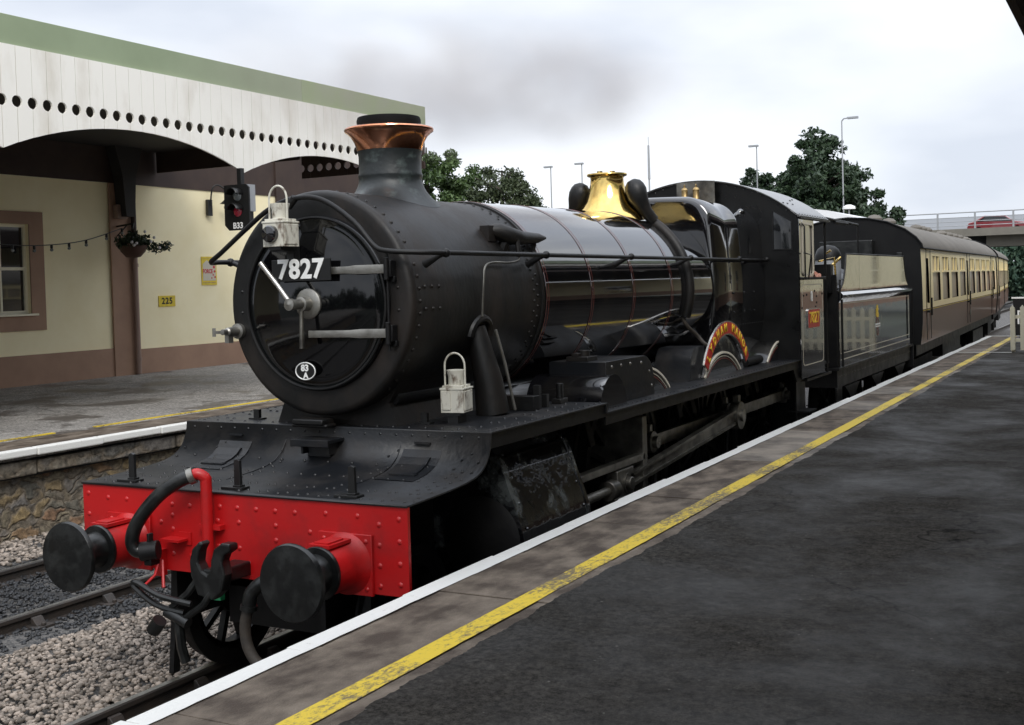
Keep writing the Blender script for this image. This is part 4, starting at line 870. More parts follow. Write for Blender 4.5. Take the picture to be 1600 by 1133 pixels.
# front sheet split round the two windows
def fs(x0,x1,z0,z1f):
    k=10; xx=np.linspace(x0,x1,k); return [(x0,z0),(x1,z0)]+[(x,z1f(x)) for x in reversed(xx)]
mb=MB(); y0,y1=8.8,8.82; W0,W1,ZB,ZT=.985,1.235,2.92,3.30
for s in(-1,1):
    q=lambda P:[(s*a,b) for a,b in P]
    mb.prism(q(fs(W1,1.31,1.45,roofz)),'y',y0,y1)
    mb.prism(q([(W0,1.45),(W1,1.45),(W1,ZB),(W0,ZB)]),'y',y0,y1)
    mb.prism(q([(W0,3.42),(W1,3.28)]+[(x,roofz(x)) for x in np.linspace(W1,W0,6)]),'y',y0,y1)
    mb.prism(q(fs(0,W0,1.45,roofz)),'y',y0,y1)
mb.build('front_sheet','cab_front',cb,smooth=0)
for s in(-1,1):
    o=[(s*W0,ZB),(s*W1,ZB),(s*W1,3.28),(s*W0,3.42)]; i=[(s*(W0+.015),ZB+.015),(s*(W1-.015),ZB+.015),(s*(W1-.015),3.265),(s*(W0+.015),3.40)]
    MB().frame(o,i,'y',8.792,8.80).build('front_window_frame',FB,cb,smooth=0); MB().prism(o,'y',8.806,8.812).build('front_window_pane','window_glass',cb,smooth=0)
mb=MB()
for i in range(25): a=-1.28+i*.1067; mb.rivet((a,8.795,roofz(a)-.03),(0,-1,0),.010,.8)
for i in range(18): mb.rivet((1.305,8.81,1.5+i*.1),(1,0,0),.008,.8)
mb.build('cab_rivet','cab_black',cb)
ro=MB(); ro.grid([[(x*1.01,y,roofz(x)+.008) for x in np.linspace(-1.33,1.33,30)] for y in(8.76,8.8,9.5,10.30,10.34)]); rf=ro.build('cab_roof','cab_roof' if 'cab_roof' in MATS else 'plate_black',cb,solid=.01)
mb=MB()
for i in range(12): mb.rivet((1.315,8.85+i*.13,roofz(1.3)+.02),(.5,0,1),.012,.9)
for x,y in((1.1,8.9),(1.1,9.1),(1.1,9.35),(1.0,9.6),(.95,9.9),(.6,9.3)): mb.rivet((x,y,roofz(x)+.014),(.4,0,1),.02,.8)
mb.box(-1.33,1.34,10.30,10.34,3.30,3.30) if False else None
mb.build('roof_rivet',FB,rf)
MB().box(1.31,1.345,8.8,10.34,3.295,3.33).build('roof_gutter',FB,rf,smooth=0)
for s in(-1,1):
    mb=MB(); X0,X1=SX(0) if False else s*1.305,s*1.32
    ya,yb,za,zb=8.92,9.44,2.60,3.25
    mb.box(X0,X1,8.8,ya,1.33,3.32).box(X0,X1,ya,yb,1.33,za).box(X0,X1,ya,yb,zb,3.32).box(X0,X1,yb,9.52,1.33,3.32)
    mb.prism([(9.52,1.33),(9.97,1.33),(9.97,2.54),(9.52,2.56)],'x',X0,X1)
    mb.build('side_sheet','cab_black',cb,smooth=0)
    MB().frame(rrect(ya-.01,yb+.01,za-.01,zb+.01,.07),rrect(ya+.02,yb-.02,za+.02,zb-.02,.05),'x',s*1.321,s*1.335).build('side_window_frame','lining_cream',cb,smooth=0)
    MB().box(s*1.308,s*1.314,ya,yb,za,zb).build('side_window_glass','window_glass',cb,smooth=0)
    MB().box(s*1.30,s*1.36,8.82,9.98,2.545,2.58).build('arm_rest',FB,cb,smooth=0,bevel=.008)
    MB().cyl((s*1.3,10.2,1.3),(s*1.3,10.2,3.33),.017,n=10).build('cab_pillar',FB,cb)
    MB().tube([(s*1.36,8.9,2.55),(s*1.36,8.9,3.2),(s*1.33,8.9,3.24)],.010,8).tube([(s*1.38,8.97,2.55),(s*1.42,8.97,2.85),(s*1.33,8.97,2.88)],.010,8).build('cab_grab_rail',FB,cb)
    MB().frame(rrect(8.87,9.92,1.48,2.49,.07),rrect(8.882,9.908,1.492,2.478,.06),'x',s*1.3205,s*1.3225).build('cab_lining','lining_cream',cb,smooth=0)
    MB().box(s*1.15,s*1.32,9.05,10.35,1.28,1.31).box(s*1.05,s*1.32,9.1,9.5,.50,.53).box(s*1.05,s*1.32,9.1,9.5,.88,.90).box(s*1.15,s*1.17,9.08,9.52,.5,1.3).build('cab_steps',FB,cb,smooth=0)
MB().box(-1.3,1.3,8.82,10.3,1.42,1.45).build('cab_floor',FB,cb,smooth=0)
MB().box(-.75,.75,8.83,8.98,1.45,3.1).cyl((.2,8.98,2.6),(.2,9.05,2.6),.09,n=16).cyl((-.25,8.98,2.8),(-.25,9.05,2.8),.09,n=16).build('backhead',FB,cb,bevel=.01)
npc=MB().prism(rrect(9.10,9.70,1.93,2.18,.03),'x',1.3225,1.335).build('cab_number_plate','bright_steel',lo,smooth=0)
MB().prism(rrect(9.113,9.687,1.943,2.167,.025),'x',1.3352,1.3375).build('red_field','plate_red',npc,smooth=0)
text('7827',.20,'emblem_yellow',npc,(1.340,9.40,2.06),SIDE,.003,.002,1.15,sp=1.1)
MB().prism(rrect(9.32,9.38,2.27,2.40,.028),'x',1.3225,1.327).build('route_disc','white_letter',cb,smooth=0)
mb=MB()
for y,z in((8.95,2.35),(9.1,2.36),(9.5,2.4),(9.6,2.33),(9.6,2.25),(9.55,2.2),(9.9,2.36),(8.86,2.2)): mb.cyl((1.3225,y,z),(1.326,y,z),.014,n=8)
mb.build('cab_side_bolt',FB,cb)
# ============================================================ HEAD LAMPS
def headlamp(loc,rz,label,frontlens):
    t=thing('head_lamp',label,'oil lamp',loc,rz,'white oil head lamps on the locomotive')
    def B(m,name,mt,**k):
        m.v=[tuple(Vector(p)+t.location) for p in m.v]; return m.build(name,mt,t,**k)
    b=MB(); b.box(-.085,.085,-.085,.085,0,.165).box(-.09,.09,-.09,.09,.158,.172).box(-.075,.075,-.075,.075,.172,.188)
    b.box(-.075,-.01,-.093,-.084,.02,.15) if not frontlens else None
    b.box(.084,.090,-.07,.07,.015,.15)
    B(b,'lamp_body','lamp_white',bevel=.004,smooth=0)
    B(MB().lathe([(.055,.188),(.055,.25),(.066,.285),(.066,.292),(.05,.285),(.001,.285)],(0,0,0),(0,0,1),20),'lamp_chimney','lamp_white')
    B(MB().tube([(-.075,-.02,.12),(-.075,-.02,.28)]+[(-.075*math.cos(q),-.02,.32+.09*math.sin(q)) for q in np.linspace(0,PI,14)]+[(.075,-.02,.28),(.075,-.02,.17)],.007,8),'carrying_handle','lamp_white')
    if frontlens: B(MB().lathe([(.058,-.085),(.058,-.115),(.05,-.125),(.001,-.135)],(-.01,0,.085),(0,1,0),24),'lamp_lens','lens')
    else: B(MB().lathe([(.05,-.085),(.05,-.10),(.001,-.11)],(-.1,0,.085),(0,1,0),16) if False else MB().lathe([(.045,.09),(.045,.10),(.001,.102)],(0,0,.085),(-1,0,0),16),'lamp_lens','lens')
    B(MB().box(-.05,.05,-.07,.07,-.02,.0),'lamp_foot','signal_black',smooth=0)
    return t
headlamp((-.11,.70,2.885),R_(0),'white oil lamp with dark bullseye lens on top of the smokebox door',True)
headlamp((.80,1.42,1.715),R_(8),'plain white oil lamp standing on the running plate beside the smokebox',False)
MB().box(-.16,-.06,.66,.80,2.85,2.865).box(-.14,-.08,.79,.86,2.80,2.90).build('lamp_iron','signal_black',lo,smooth=0)
MB().box(.76,.84,1.36,1.48,1.64,1.694).build('lamp_iron','signal_black',lo,smooth=0)
# ============================================================ TENDER
te=thing('tender','black coal tender with crest on its side, coupled behind the locomotive cab','tender',(0,14,0))
MB().box(-1.2,1.2,11.2,17.15,1.0,1.27).box(-1.24,1.24,11.15,17.2,1.245,1.285).box(-1.25,1.25,17.15,17.2,.85,1.27).build('tender_frame',FB,te,smooth=0)
TX=1.22
prof=[(-TX,1.285),(-TX,2.20),(-TX-.05,2.27),(-TX-.065,2.31),(-TX-.03,2.35),(-TX+.03,2.36)]
full=prof+[(-x,z) for x,z in reversed(prof)]
MB().prism(full,'y',11.3,17.0).build('tank','cab_black',te,smooth=0)
for s in(-1,1):
    c=[(16.55,2.90),(16.6,2.80),(16.68,2.62),(16.82,2.46),(17.0,2.38)]
    f=[(11.3,2.36),(11.48,2.40),(11.66,2.50),(11.80,2.68),(11.88,2.90)]
    MB().prism(f+c,'x',s*1.20,s*1.212).build('coal_plate','cab_black',te,smooth=0)
    MB().tube(smoothpts([(s*1.206,)+p for p in f],3)+[(s*1.206,16.55,2.90)]+smoothpts([(s*1.206,)+p for p in c],3)[1:],.014,8).build('coal_plate_beading',FB,te)
    MB().cyl((s*1.27,11.26,1.3),(s*1.27,11.26,2.25),.016,n=8).tube([(s*1.25,11.26,2.25),(s*1.24,11.3,2.52),(s*1.22,11.6,2.54)],.014,8).cyl((s*1.27,17.05,1.4),(s*1.27,17.05,2.3),.014,n=8).build('tender_handrail',FB,te)
    MB().frame(rrect(11.36,16.95,1.47,2.19,.02),rrect(11.37,16.94,1.482,2.178,.015),'x',s*(TX+.0005),s*(TX+.003)).box(s*(TX+.0005),s*(TX+.003),11.36,16.98,1.38,1.395).build('tender_lining','lining_cream',te,smooth=0)
    mb=MB()
    for i in range(58): mb.rivet((s*1.205,11.25+i*.102,1.15),(s,0,0),.013,.8)
    for i in range(58): mb.rivet((s*1.242,11.25+i*.102,1.265),(s,0,0),.010,.8)
    mb.build('frame_rivet','oily_steel',te)
    for y in(12.2,14.1,16.1):
        MB().box(s*1.1,s*1.2,y-.12,y+.12,.45,.72).prism([(y-.5,.98),(y+.5,.98),(y+.12,.78),(y-.12,.78)],'x',s*1.14,s*1.2).cyl((s*1.2,y,.58),(s*1.24,y,.58),.08,n=14).build('axlebox_and_spring',FB,te,smooth=0)
    MB().box(s*1.0,s*1.3,11.15,11.5,.5,.53).box(s*1.18,s*1.2,11.15,11.5,.5,1.0).build('tender_step',FB,te,smooth=0)
wheelset('tender_wheel',.62,12,(12.2,14.1,16.1),.75,te)
# coal
mb=MB()
rows=[]
for y in np.linspace(11.9,16.4,24): rows.append([(x,y,2.37+.42*math.cos(x*1.25)*math.sin((y-11.7)/4.9*PI)**.5*(.8+.3*rng.random())) for x in np.linspace(-1.15,1.15,14)])
MB().grid(rows).build('coal','coal',te,smooth=0)
MB().lathe([(.19,2.36),(.19,2.80),(.185,2.83)],(.78,12.6,0),(0,0,1),28).build('sky_gap_band','galv',te)  # pale band stands in for bright sky showing below the dome
MB().lathe([(.20,2.83),(.195,2.90),(.16,2.99),(.10,3.04),(.001,3.06)],(.78,12.6,0),(0,0,1),28).build('water_dome','frame_black',te)
MB().box(-1.2,1.2,11.25,11.3,1.3,2.6).box(.7,1.15,11.15,11.3,2.35,2.75).build('tender_front',FB,te,smooth=0)
MB().tube([(1.0,11.4,2.4),(1.02,11.4,2.9),(1.1,11.4,2.95)],.015,8).tube([(1.1,11.7,2.4),(1.08,11.7,2.85),(.9,11.5,2.8)],.015,8).tube([(1.1,11.4,2.62),(1.0,11.8,2.72),(1.1,12.0,2.85)],.02,8).build('brake_handle','brass',te)
MB().cyl((1.2,10.3,3.38),(1.2,12.75,3.35),.02,n=8).cyl((1.2,12.75,2.36),(1.2,12.75,3.37),.013,n=8).cyl((1.2,11.2,3.34),(1.2,12.0,3.34),.028,n=8).build('weather_sheet_rail',FB,te)
# crest
cr_=MB(); y0,z0=14.03,1.83
cr_.m(0)
lion=[(-.05,.07),(-.09,.10),(-.07,.16),(-.10,.20),(-.05,.21),(-.04,.25),(0,.27),(.05,.26),(.04,.22),(.07,.2),(.04,.16),(.08,.12),(.06,.07)]
crs=MB().prism([(y0+a*1.3,z0+b) for a,b in lion],'x',TX+.003,TX+.005).build('crest','emblem_yellow',te,smooth=0)
MB().frame(arc(y0,z0-.03,.10,0,2*PI-.01,24),arc(y0,z0-.03,.075,0,2*PI-.01,24),'x',TX+.003,TX+.005).frame(arc(y0,z0-.16,.07,0,2*PI-.01,20),arc(y0,z0-.16,.05,0,2*PI-.01,20),'x',TX+.003,TX+.005).build('crest_wheel','lining_red',crs,smooth=0)
MB().box(TX+.0052,TX+.007,y0-.20,y0+.20,z0-.09,z0-.03).build('crest_band','white_letter',crs,smooth=0)
MB().box(TX+.0072,TX+.009,y0-.18,y0+.18,z0-.065,z0-.055).build('crest_band_line','black_plate',crs,smooth=0)
# buffers between tender and coach
for s in(-1,1): MB().cyl((s*.87,17.2,1.05),(s*.87,17.6,1.05),.09,n=16).cyl((s*.87,17.55,1.05),(s*.87,17.6,1.05),.2,n=20).build('buffer',FB,te)
# ============================================================ COACHES
def coach(loc,rz,label,L,detail=True):
    t=thing('railway_coach',label,'railway coach',loc,0,'chocolate and cream coaches behind the tender')
    W=1.36; 
    def B(m,name,mt,par=None,**k):
        m.v=[tuple(Vector(p)+t.location) for p in m.v]; return m.build(name,mt,par or t,**k)
    def side(z): # tumblehome
        return W-.0*abs(z)- (.05*((1.9-z)/.7)**2 if z<1.9 else .03*((z-1.9)/1.2)**2)
    zs=[1.23,1.35,1.5,1.7,1.88]; zc=[1.90,2.0,2.3,2.6,2.9,3.07]
    # windows: (y0,y1)
    wins=[]; y=1.62
    lay=[(1.65,2.85),(3.28,4.5),(4.98,6.3),(6.8,8.1),(9.2,10.5),(10.9,12.15),(12.6,13.8),(14.25,15.4),(16.2,17.2)]
    drs=[(.62,1.02),(8.42,8.82),(15.7,15.98)]
    for s in(-1,1):
        B(MB().grid([[(s*side(z),yy,z) for z in zs] for yy in(0,L)]),'lower_panel','coach_brown',smooth=60)
        m=MB(); edges=sorted([(a,b,2.02,2.93) for a,b in lay]+[(a,b,1.97,2.88) for a,b in drs]); yy=0
        for a,b,c,d in edges:
            o_=lambda p,q: (q,p) if s>0 else (p,q)
            m.grid([[(s*side(z),q,z) for z in zc] for q in o_(yy,a)])
            m.grid([[(s*side(z),q,z) for z in(1.90,c)] for q in o_(a,b)]); m.grid([[(s*side(z),q,z) for z in(d,3.07)] for q in o_(a,b)]); yy=b
        m.grid([[(s*side(z),q,z) for z in zc] for q in o_(yy,L)])
        B(m,'upper_panel','coach_cream',smooth=0,recalc=False)
        B(MB().box(s*W-.003,s*W+.006,0,L,1.872,1.884),'waist_line','sign_yellow',smooth=0)
        B(MB().box(s*W-.002,s*W+.008,0,L,1.892,1.902),'waist_moulding','coach_brown',smooth=0)
        for a,b,c,d in edges:
            big=b-a>.5
            g=B(MB().add([(s*(side(2.4)-.035),a,c),(s*(side(2.4)-.035),b,c),(s*(side(2.9)-.035),b,d),(s*(side(2.9)-.035),a,d)],[(0,1,2,3)]),'window','coach_glass_reflection',smooth=0)
            m=MB(); x0,x1=s*(W-.05),s*(W-.0)
            if big:
                m.box(x0,x1,a,b,2.60,2.64); m.box(x0,s*(W-.02),(a+b)/2-.02,(a+b)/2+.02,2.64,d); m.box(x0,s*(W-.02),a+.06,a+.09,2.64,d); m.box(x0,s*(W-.02),b-.09,b-.06,2.64,d)
            else: m.box(x0,x1,a,b,c,c+.03)
            B(m,'window_frame','coach_cream',g,smooth=0)
        for a,b in drs:
            B(MB().box(s*W,s*(W+.03),b+.18,b+.2,1.75,2.1).box(s*W,s*(W+.012),b+.1,b+.112,1.3,3.05).box(s*W,s*(W+.012),a-.112,a-.1,1.3,3.05).box(s*W,s*(W+.05),a+.0,a+.08,1.82,1.86),'door_fittings','brass' if False else FB,smooth=0)
    # roof: flattened arc
    sec=[(W+.01,3.06),(W-.0,3.13),(W-.10,3.27),(W-.30,3.43),(W-.62,3.58),(.4,3.66),(0,3.69)]
    sec=sec+[(-a,b) for a,b in reversed(sec[:-1])]
    B(MB().grid([[(a,yy,b) for a,b in sec] for yy in(-.02,L/2,L+.02)]),'roof','coach_roof',smooth=60)
    B(MB().tube([(W+.015,0,3.07),(W+.015,L,3.07)],.018,6),'gutter','coach_end')
    for yy in(0,L):
        m=MB(); P=[(side(z),z) for z in zs+zc]+sec+[(-side(z),z) for z in reversed(zs+zc)]
        m.prism(P,'y',yy-.03 if yy==0 else yy-.0,yy if yy==0 else yy+.03)
        B(m,'coach_end','coach_end',smooth=0)
    m=MB().tube([(p[0]*1.002,-.04,p[1]+.005) for p in sec],.02,6); B(m,'roof_end_rib','coach_end')
    B(MB().box(-.5,.5,-.30,-.031,1.25,3.25).box(.9,1.0,-.06,-.031,1.5,3.0),'gangway','rubber',smooth=0,bevel=.02)
    ring=[(.95*math.cos(q)-.1,-.045,3.0+.42*math.sin(q)) for q in np.linspace(0,PI,14)]
    m=MB(); k=0
    for yy in(1.2,3.0,7.2,8.1,9.1,12.4,14,15.5,17): B(MB().lathe([(.09,3.6),(.09,3.66),(.16,3.68),(.16,3.72),(.10,3.78),(.001,3.80)],(.3,yy,.0),(0,0,1),14),'roof_ventilator','coach_roof')
    B(MB().box(-1.2,1.2,.2,L-.2,1.0,1.22).box(-.9,.9,7,11,.55,1.0),'underframe','frame_black',smooth=0)
    for yy in(2.6,L-2.6):
        B(MB().box(-1.0,1.0,yy-1.6,yy+1.6,.45,.85),'bogie','frame_black',smooth=0)
        for q in(-1.3,1.3):
            for s in(-1,1): B(MB().lathe([(.45,-.06),(.45,.06),(.08,.07),(.001,.07)],(s*.75,yy+q,.455),(1,0,0),28),'coach_wheel','frame_black')
    B(MB().box(W+.001,W+.004,7.7,8.3,1.5,1.66) if False else MB().prism(rrect(9.0,9.35,1.48,1.66,.05),'x',W-.015,W-.008),'coach_emblem','oily_steel',smooth=0)
    m=MB()
    for i in range(9): m.box(W+.0,W+.003,11.5+i*.3,11.65+i*.3,1.70,1.80)
    t.rotation_euler=(0,0,rz); return t
c1=coach((-.02,17.75,0),R_(1.6),'first chocolate and cream coach with black end directly behind the tender',17.8)
d=Vector((-math.sin(R_(1.6)),math.cos(R_(1.6)),0))
p2=Vector((-.02,17.75,0))+d*18.25
c2=coach(tuple(p2),R_(4.2),'second chocolate and cream coach farther off toward the road bridge',17.8)
# ============================================================ CREW
def person(name,label,loc,pose,rz=0):
    P,E,Rr=pose
    me=bpy.data.meshes.new('person_body'); me.from_pydata(P,E,[]); o=bpy.data.objects.new(name,me); COL.objects.link(o); o.location=loc; o.rotation_euler=(0,0,rz)
    sk=o.modifiers.new('skin','SKIN'); 
    for i,v in enumerate(me.skin_vertices[0].data if me.skin_vertices else []): v.radius=Rr[i]
    return o
P=[(0,0,.95),(0,0,1.15),(0,0,1.38),(0,0,1.50),(.19,0,1.42),(.36,-.05,1.18),(.47,-.20,1.16),(-.19,0,1.42),(-.25,.03,1.15),(-.24,-.15,.98),(.10,0,.90),(.11,0,.50),(.11,.02,.08),(.11,-.14,.04),(-.10,0,.90),(-.11,0,.5),(-.11,.02,.08),(-.11,-.14,.04)]
E=[(0,1),(1,2),(2,3),(2,4),(4,5),(5,6),(2,7),(7,8),(8,9),(0,10),(10,11),(11,12),(12,13),(0,14),(14,15),(15,16),(16,17)]
Rr=[(.15,.11),(.15,.11),(.17,.11),(.06,.06),(.07,.07),(.05,.05),(.04,.04),(.07,.07),(.05,.05),(.04,.04),(.09,.09),(.065,.065),(.045,.045),(.04,.035),(.09,.09),(.065,.065),(.045,.045),(.04,.035)]
bm=bmesh.new(); ly=bm.verts.layers.skin.verify(); vs=[bm.verts.new(p) for p in P]; [bm.edges.new((vs[a],vs[b])) for a,b in E]
for i,v in enumerate(vs): v[ly].radius=Rr[i]; v[ly].use_root=(i==0)
me=bpy.data.meshes.new('person'); bm.to_mesh(me); bm.free(); dv=bpy.data.objects.new('person',me); COL.objects.link(dv)
dv.modifiers.new('skin','SKIN'); sbs=dv.modifiers.new('sub','SUBSURF'); sbs.levels=2; sbs.render_levels=2
me.materials.append(MATS['overalls']); dv.location=(.80,9.80,1.45); tag(dv,'person in dark overalls and cap leaning an arm on the cab side','person')
def PB(m,name,mt): m.v=[tuple(Vector(p)+dv.location) for p in m.v]; return m.build(name,mt,dv)
PB(MB().ball((0,-.02,1.64),.105,18,(.85,1,1.15)).ball((0,-.125,1.63),.018,8,(.8,1.2,1.3)).ball((.09,-.01,1.63),.025,8,(.5,1,1.3)).ball((-.09,-.01,1.63),.025,8,(.5,1,1.3)),'head','skin')
PB(MB().ball((.035,-.112,1.66),.011,8).ball((-.035,-.112,1.66),.011,8),'eyes','lens')
PB(MB().ball((0,.0,1.70),.112,16,(.95,1.05,.75)).box(-.07,.07,-.18,-.08,1.685,1.695),'cap','cap_cloth')
m=MB().tube([(.44,-.17,1.165),(.50,-.24,1.165),(.53,-.28,1.16)],[.036,.042,.036],10)
for k in range(4): m.tube([(.515+.018*k,-.27+.012*k,1.165),(.545+.016*k,-.315+.016*k,1.155),(.555+.014*k,-.34+.018*k,1.125)],[.010,.009,.008],8)
m.tube([(.49,-.22,1.17),(.48,-.27,1.18),(.49,-.30,1.17)],[.012,.011,.009],8); m.ball((.36,-.05,1.18),.058,12)
PB(m,'hands','skin')
# ============================================================ TREES
def tree(name,label,x,y,h,rx,ry,zc,zh,m,nclump,per,leaf,shape,group=None,cl=.9):
    t=thing(name,label,'tree',(x,y,-.4),0,group)
    tr=MB().tube([(x,y,-.4),(x+.1,y,h*.3),(x-.1,y+.1,h*.6),(x,y,h*.9)],[.35,.28,.17,.04],8)
    for k in range(9):
        a=rng.random()*6.28; z=h*(.2+.6*rng.random()); d=Vector((math.cos(a)*rx*.4,math.sin(a)*ry*.4,h*.08)); tr.tube([(x,y,z),Vector((x,y,z))+d*.5,Vector((x,y,z))+d],[.12,.07,.02],6)
    tr.build('trunk','bark',t)
    C=[];SP=[]
    while len(C)<nclump:
        p=rng.random(3)*2-1; 
        if not shape(p): continue
        C.append((x+p[0]*rx-x,y+p[1]*ry-y,zc+p[2]*zh+.4)); SP.append(cl*(.6+.8*rng.random()))
    leafcloud('crown',C,per,leaf,m,t,[[q] for q in SP],.75)
    return t
ball=lambda p: .35<np.linalg.norm(p)<1.0*(.8+.25*rng.random())
def dome(p):
    r=math.hypot(p[0],p[1]); return r<math.cos(max(min((p[2]+1)/2,1),0)*PI/2)**.7*(.85+.2*rng.random()) and (r>.3 or p[2]>.5)
tree('deciduous_tree','bright green leafy tree rising behind the chimney',-27.9,47,11,3.4,3.2,5.8,4.3,'leaf_bright',300,170,.11,ball,'trees beyond the station',cl=.5)
tree('round_tree','broad olive-green round tree right of the chimney',-22.9,46,9.2,3.5,3.4,5.0,3.7,'leaf_olive',520,150,.095,dome,'trees beyond the station',cl=.45)
def con(p):
    r=math.hypot(p[0],p[1]); t=(p[2]+1)/2; return r<(1-t**1.6)**.85*(.66+.22*math.sin(7*math.atan2(p[1],p[0])+9*t)+.3*rng.random())+.03
tx=-10.6
tree('conifer_tree','tall dark conifer standing behind the locomotive cab and tender',tx,60,10.6,5.6,4.5,5.4,5.3,'leaf_conifer',1100,140,.14,con,'trees beyond the station',cl=.5)
tree('conifer_tree','spreading lower dark conifer joined to the left of the tall conifer',-14.6,61,8.6,4.2,3,5.4,3.6,'leaf_conifer',500,140,.14,con,'trees beyond the station',cl=.5)
for k,(x,y,hh) in enumerate([(-10,108,7),(-4.5,112,7.5),(1,110,7)]):
    tree('bank_tree',['dark green tree under the bridge, left of the gap','teal-green tree seen under the middle of the bridge','green tree under the bridge at the right edge'][k],x,y,hh,4.2,3,3.6,3.6,'leaf_far',70,140,.28,ball,'trees beyond the bridge',1.3)
C=[]
for k in range(420):
    x=-55+110*rng.random(); C.append((x,-62+8*rng.random(),(.5+6.0*rng.random()**1.2)*(.75+.35*math.sin(x*.23)+.2*math.sin(x*.71))))
tb=leafcloud('reflection_tree_belt',C,40,.6,'leaf_conifer',None,1.6); tb['kind']='stuff'; tb['label']='unseen belt of dark trees added behind the camera to darken the smokebox door reflection'; tb['category']='tree belt'  # unseen trees added to darken what the smokebox door mirrors
# ============================================================ MASTS, BRIDGE
def mast(name,label,x,y,z,style,r=.06):
    t=thing(name,label,'lamp post' if style!='aerial' else 'mast',(x,y,-.4),0,'lamp posts along the skyline' if style!='aerial' else None)
    MB().tube([(x,y,-.4),(x,y,z*.5),(x,y,z)],[r*1.3,r,r*.7],10).build('pole','galv',t)
    if style=='aerial': MB().cyl((x,y,z-2.0),(x,y,z),r*1.3,r*1.0,n=10).cyl((x,y,z),(x,y,z+.5),.02,n=5).build('antenna','galv',t)
    elif style=='arm': MB().tube([(x,y,z),(x+.1,y,z+.12),(x+.35,y,z+.14)],.04,6).box(x+.3,x+.85,y-.12,y+.12,z+.08,z+.18).build('lamp_head','galv',t,smooth=0)
    elif style=='armL': MB().box(x-.45,x+.1,y-.1,y+.1,z,z+.1).build('lamp_head','galv',t,smooth=0)
    else: MB().lathe([(.3,0),(.28,.12),(.1,.2),(.0,.2)],(x,y,z),(0,0,1),16).build('lamp_head','white_letter',t)
    return t
mast('lamp_post','tall thin lamp post farthest left, between the round tree and the brass dome',-27.05,60,9.75,'armL',.05)
mast('lamp_post','thin lamp post just left of the brass dome',-24.95,60,9.8,'armL',.05)
mast('aerial_mast','thick aerial mast right of the brass dome',-20.6,60,10.6,'aerial',.06)
mast('lamp_post','short-headed lamp post left of the conifer',-14.1,60,10.0,'armL',.045)
mast('lamp_post','tallest lamp post with curved arm in front of the conifer',-8.9,58,10.75,'arm',.045)
mast('platform_lamp','small white-topped lamp beside the conifer above the coach roof',-6.9,50,5.65,'globe',.05)
br_=thing('road_bridge','concrete road bridge with grey railings crossing above the end of the train','bridge',(-5,86,0))
Y=85
MB().box(-34,30,Y,Y+.5,5.17,5.72).build('fascia_beam','concrete',br_,smooth=0)
MB().box(-34,30,Y+.5,Y+11,5.3,5.68).build('deck','concrete_dark',br_,smooth=0)  # deck is dark concrete too, for the shaded underside
mb=MB().box(-4.9,30,Y+1.0,Y+1.6,4.38,5.2); mb.build('girder','concrete',br_,smooth=0)
MB().box(-34,30,Y+2.0,Y+10,4.5,5.28).build('beams','concrete_dark',br_,smooth=0)  # dark concrete paints the shade in the recess below the fascia
MB().box(-12.5,-11.6,Y+1,Y+10,-.4,5.2).box(6,7,Y+1,Y+10,-.4,5.2).build('pier','concrete',br_,smooth=0)
rl=MB()
for z,rr in((6.9,.045),(6.55,.025),(6.25,.025),(5.95,.025)): rl.cyl((-34,Y+.2,z),(30,Y+.2,z),rr,n=8)
rl.build('railing','galv',br_)
x=-33.6
pst=None
while x<30:
    if pst is None: pst=MB().box(x-.06,x+.06,Y+.14,Y+.26,5.72,6.9).build('railing_post','galv',br_,smooth=0); bx=x
    else: c=pst.copy(); COL.objects.link(c); c.parent=br_; c.location=(x-bx,0,0)
    x+=2.55
MB().box(-34,30,Y+10,Y+10.2,5.7,6.95).build('far_parapet','parapet_grey',br_,smooth=0)
def car(loc,label,m,grp='cars crossing the bridge'):
    t=thing('car',label,'car',loc,0,grp)
    def B(mm,name,mt,**k): mm.v=[tuple(Vector(p)+t.location) for p in mm.v]; return mm.build(name,mt,t,**k)
    B(MB().prism([(-2.05,.35),(2.05,.35),(2.1,.6),(2.0,.85),(1.1,.98),(.5,1.4),(-.9,1.45),(-1.6,1.05),(-2.0,.95),(-2.1,.6)],'y',-.85,.85),'car_body',m,bevel=.06)
    B(MB().prism([(1.0,.98),(.48,1.34),(-.85,1.38),(-1.4,1.03)],'y',-.86,.86),'window','window_glass',smooth=0)
    for x in(-1.3,1.3):
        for y in(-.75,.75): B(MB().cyl((x,y-.1,.32),(x,y+.1,.32),.32,n=20),'wheel','tyre_black')
    B(MB().box(1.95,2.11,-.8,-.55,.65,.8),'tail_light','tail_light',smooth=0)
    return t
car((-4.2,Y+2.6,5.22),'red car on the bridge behind the railings','car_red'); car((.0,Y+2.6,5.30),'dark car on the bridge at the right edge of the photo','car_dark')
# white roofed shelter behind train
sh=thing('white_roofed_shelter','long white curved roof showing between the cab and the coach roof','shelter',(-6.3,45,-.4))
sec=[(-9.0,4.3),(-8.4,4.75),(-7.5,5.1),(-6.6,5.25),(-5.6,5.1),(-4.7,4.85),(-3.9,4.55)]
MB().prism(sec+[(-3.9,4.0),(-9.0,4.0)],'y',40,48).build('roof','white_roof',sh,smooth=30)
MB().box(-8.6,-8.4,40.2,40.4,-.4,4.6).box(-4.4,-4.2,40.2,40.4,-.4,4.7).box(-8.6,-8.4,47.6,47.8,-.4,4.6).box(-4.4,-4.2,47.6,47.8,-.4,4.7).build('support_post','galv',sh,smooth=0)
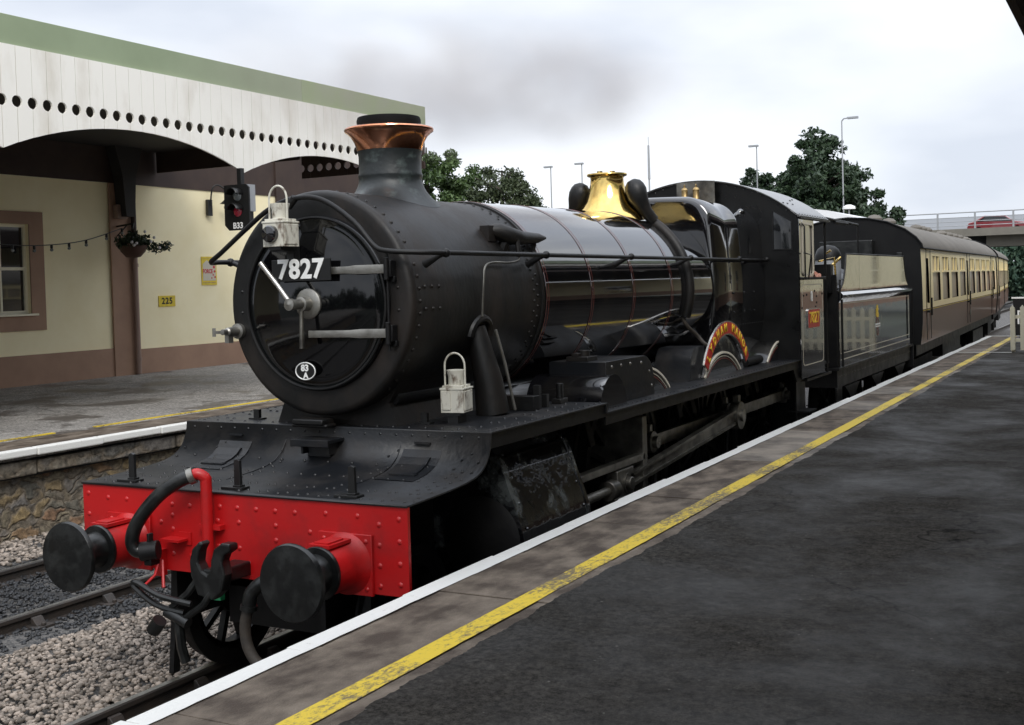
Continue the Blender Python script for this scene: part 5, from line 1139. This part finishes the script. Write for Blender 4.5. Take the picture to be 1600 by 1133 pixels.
# picket fence on the platform end
pf=thing('picket_fence','cream picket fence standing on the end of the near platform','fence',(4,20.7,.91))
MB().box(2.62,5.5,20.74,20.78,1.12,1.19).box(2.62,5.5,20.74,20.78,1.60,1.67).build('fence_rail','cream_frame',pf,smooth=0)
x=2.64; first=None
while x<5.4:
    if first is None: first=MB().prism([(x-.045,.95),(x+.045,.95),(x+.045,1.82),(x,1.88),(x-.045,1.82)],'y',20.705,20.738).build('picket','cream_frame',pf,smooth=0); bx=x
    else: c=first.copy(); COL.objects.link(c); c.parent=pf; c.location=(x-bx,0,0)
    x+=.19
MB().box(2.60,2.68,20.785,20.86,.91,1.8).build('fence_post','cream_frame',pf,smooth=0)
# odds at the far end
cbn=thing('trackside_cabinet','dark trackside cabinet with white edge lines beyond the platform end','equipment cabinet',(1.2,42,-.1))
MB().box(.75,2.2,42,42.6,-.4,1.55).build('cabinet_body','signal_black',cbn,smooth=0)
MB().box(.9,1.8,41.98,41.999,1.05,1.11).box(.9,.96,41.98,41.999,.6,1.05).box(.7,1.3,41.98,42.2,1.55,1.60).build('white_edging','white_letter',cbn,smooth=0)
rs=thing('warning_board','small red and white board on a post beyond the platform end','sign',(1.55,46,-.1))
MB().cyl((1.5,46,-.4),(1.5,46,2.4),.04,n=8).build('post','galv',rs); MB().box(1.1,1.9,45.95,45.97,1.9,2.6).build('red_board','sign_red',rs,smooth=0); MB().box(1.15,1.85,45.93,45.948,2.15,2.3).build('white_stripe','white_letter',rs,smooth=0)
# ============================================================ SMOKE
sm=MB().ball((0,0,0),1,24,(3.6,1.8,.85)); so_=sm.build('chimney_smoke','white_roof',None,smooth=0)
so_.location=(-1.4,5.5,4.72); so_.rotation_euler=(0,0,R_(60)); so_['kind']='stuff'; so_['label']='thin brownish-grey smoke drifting above the chimney'; so_['category']='smoke'
m=bpy.data.materials.new('smoke'); m.use_nodes=True; N=m.node_tree.nodes; L=m.node_tree.links; N.clear()
o=N.new('ShaderNodeOutputMaterial'); pv=N.new('ShaderNodeVolumePrincipled'); pv.inputs['Color'].default_value=(.60,.51,.46,1); pv.inputs['Anisotropy'].default_value=.2
tcn=N.new('ShaderNodeTexCoord'); nz=N.new('ShaderNodeTexNoise'); nz.inputs['Scale'].default_value=.8; nz.inputs['Detail'].default_value=5; nz.inputs['Roughness'].default_value=.5; nz.inputs['Distortion'].default_value=.4
mg=N.new('ShaderNodeVectorMath'); mg.operation='DIVIDE'; mg.inputs[1].default_value=(3.6,1.8,.85); ln=N.new('ShaderNodeVectorMath'); ln.operation='LENGTH'
L.new(tcn.outputs['Object'],nz.inputs[0]); L.new(tcn.outputs['Object'],mg.inputs[0]); L.new(mg.outputs[0],ln.inputs[0])
a=N.new('ShaderNodeMapRange'); a.inputs[1].default_value=.3; a.inputs[2].default_value=1.0; a.inputs[3].default_value=1; a.inputs[4].default_value=0; a.interpolation_type='SMOOTHSTEP'; L.new(ln.outputs['Value'],a.inputs[0])
b=N.new('ShaderNodeMapRange'); b.inputs[1].default_value=.38; b.inputs[2].default_value=.72; b.inputs[3].default_value=0; b.inputs[4].default_value=.75; L.new(nz.outputs[0],b.inputs[0])
c=N.new('ShaderNodeMath'); c.operation='MULTIPLY'; L.new(a.outputs[0],c.inputs[0]); L.new(b.outputs[0],c.inputs[1]); L.new(c.outputs[0],pv.inputs['Density']); L.new(pv.outputs[0],o.inputs['Volume'])
so_.data.materials.clear(); so_.data.materials.append(m)
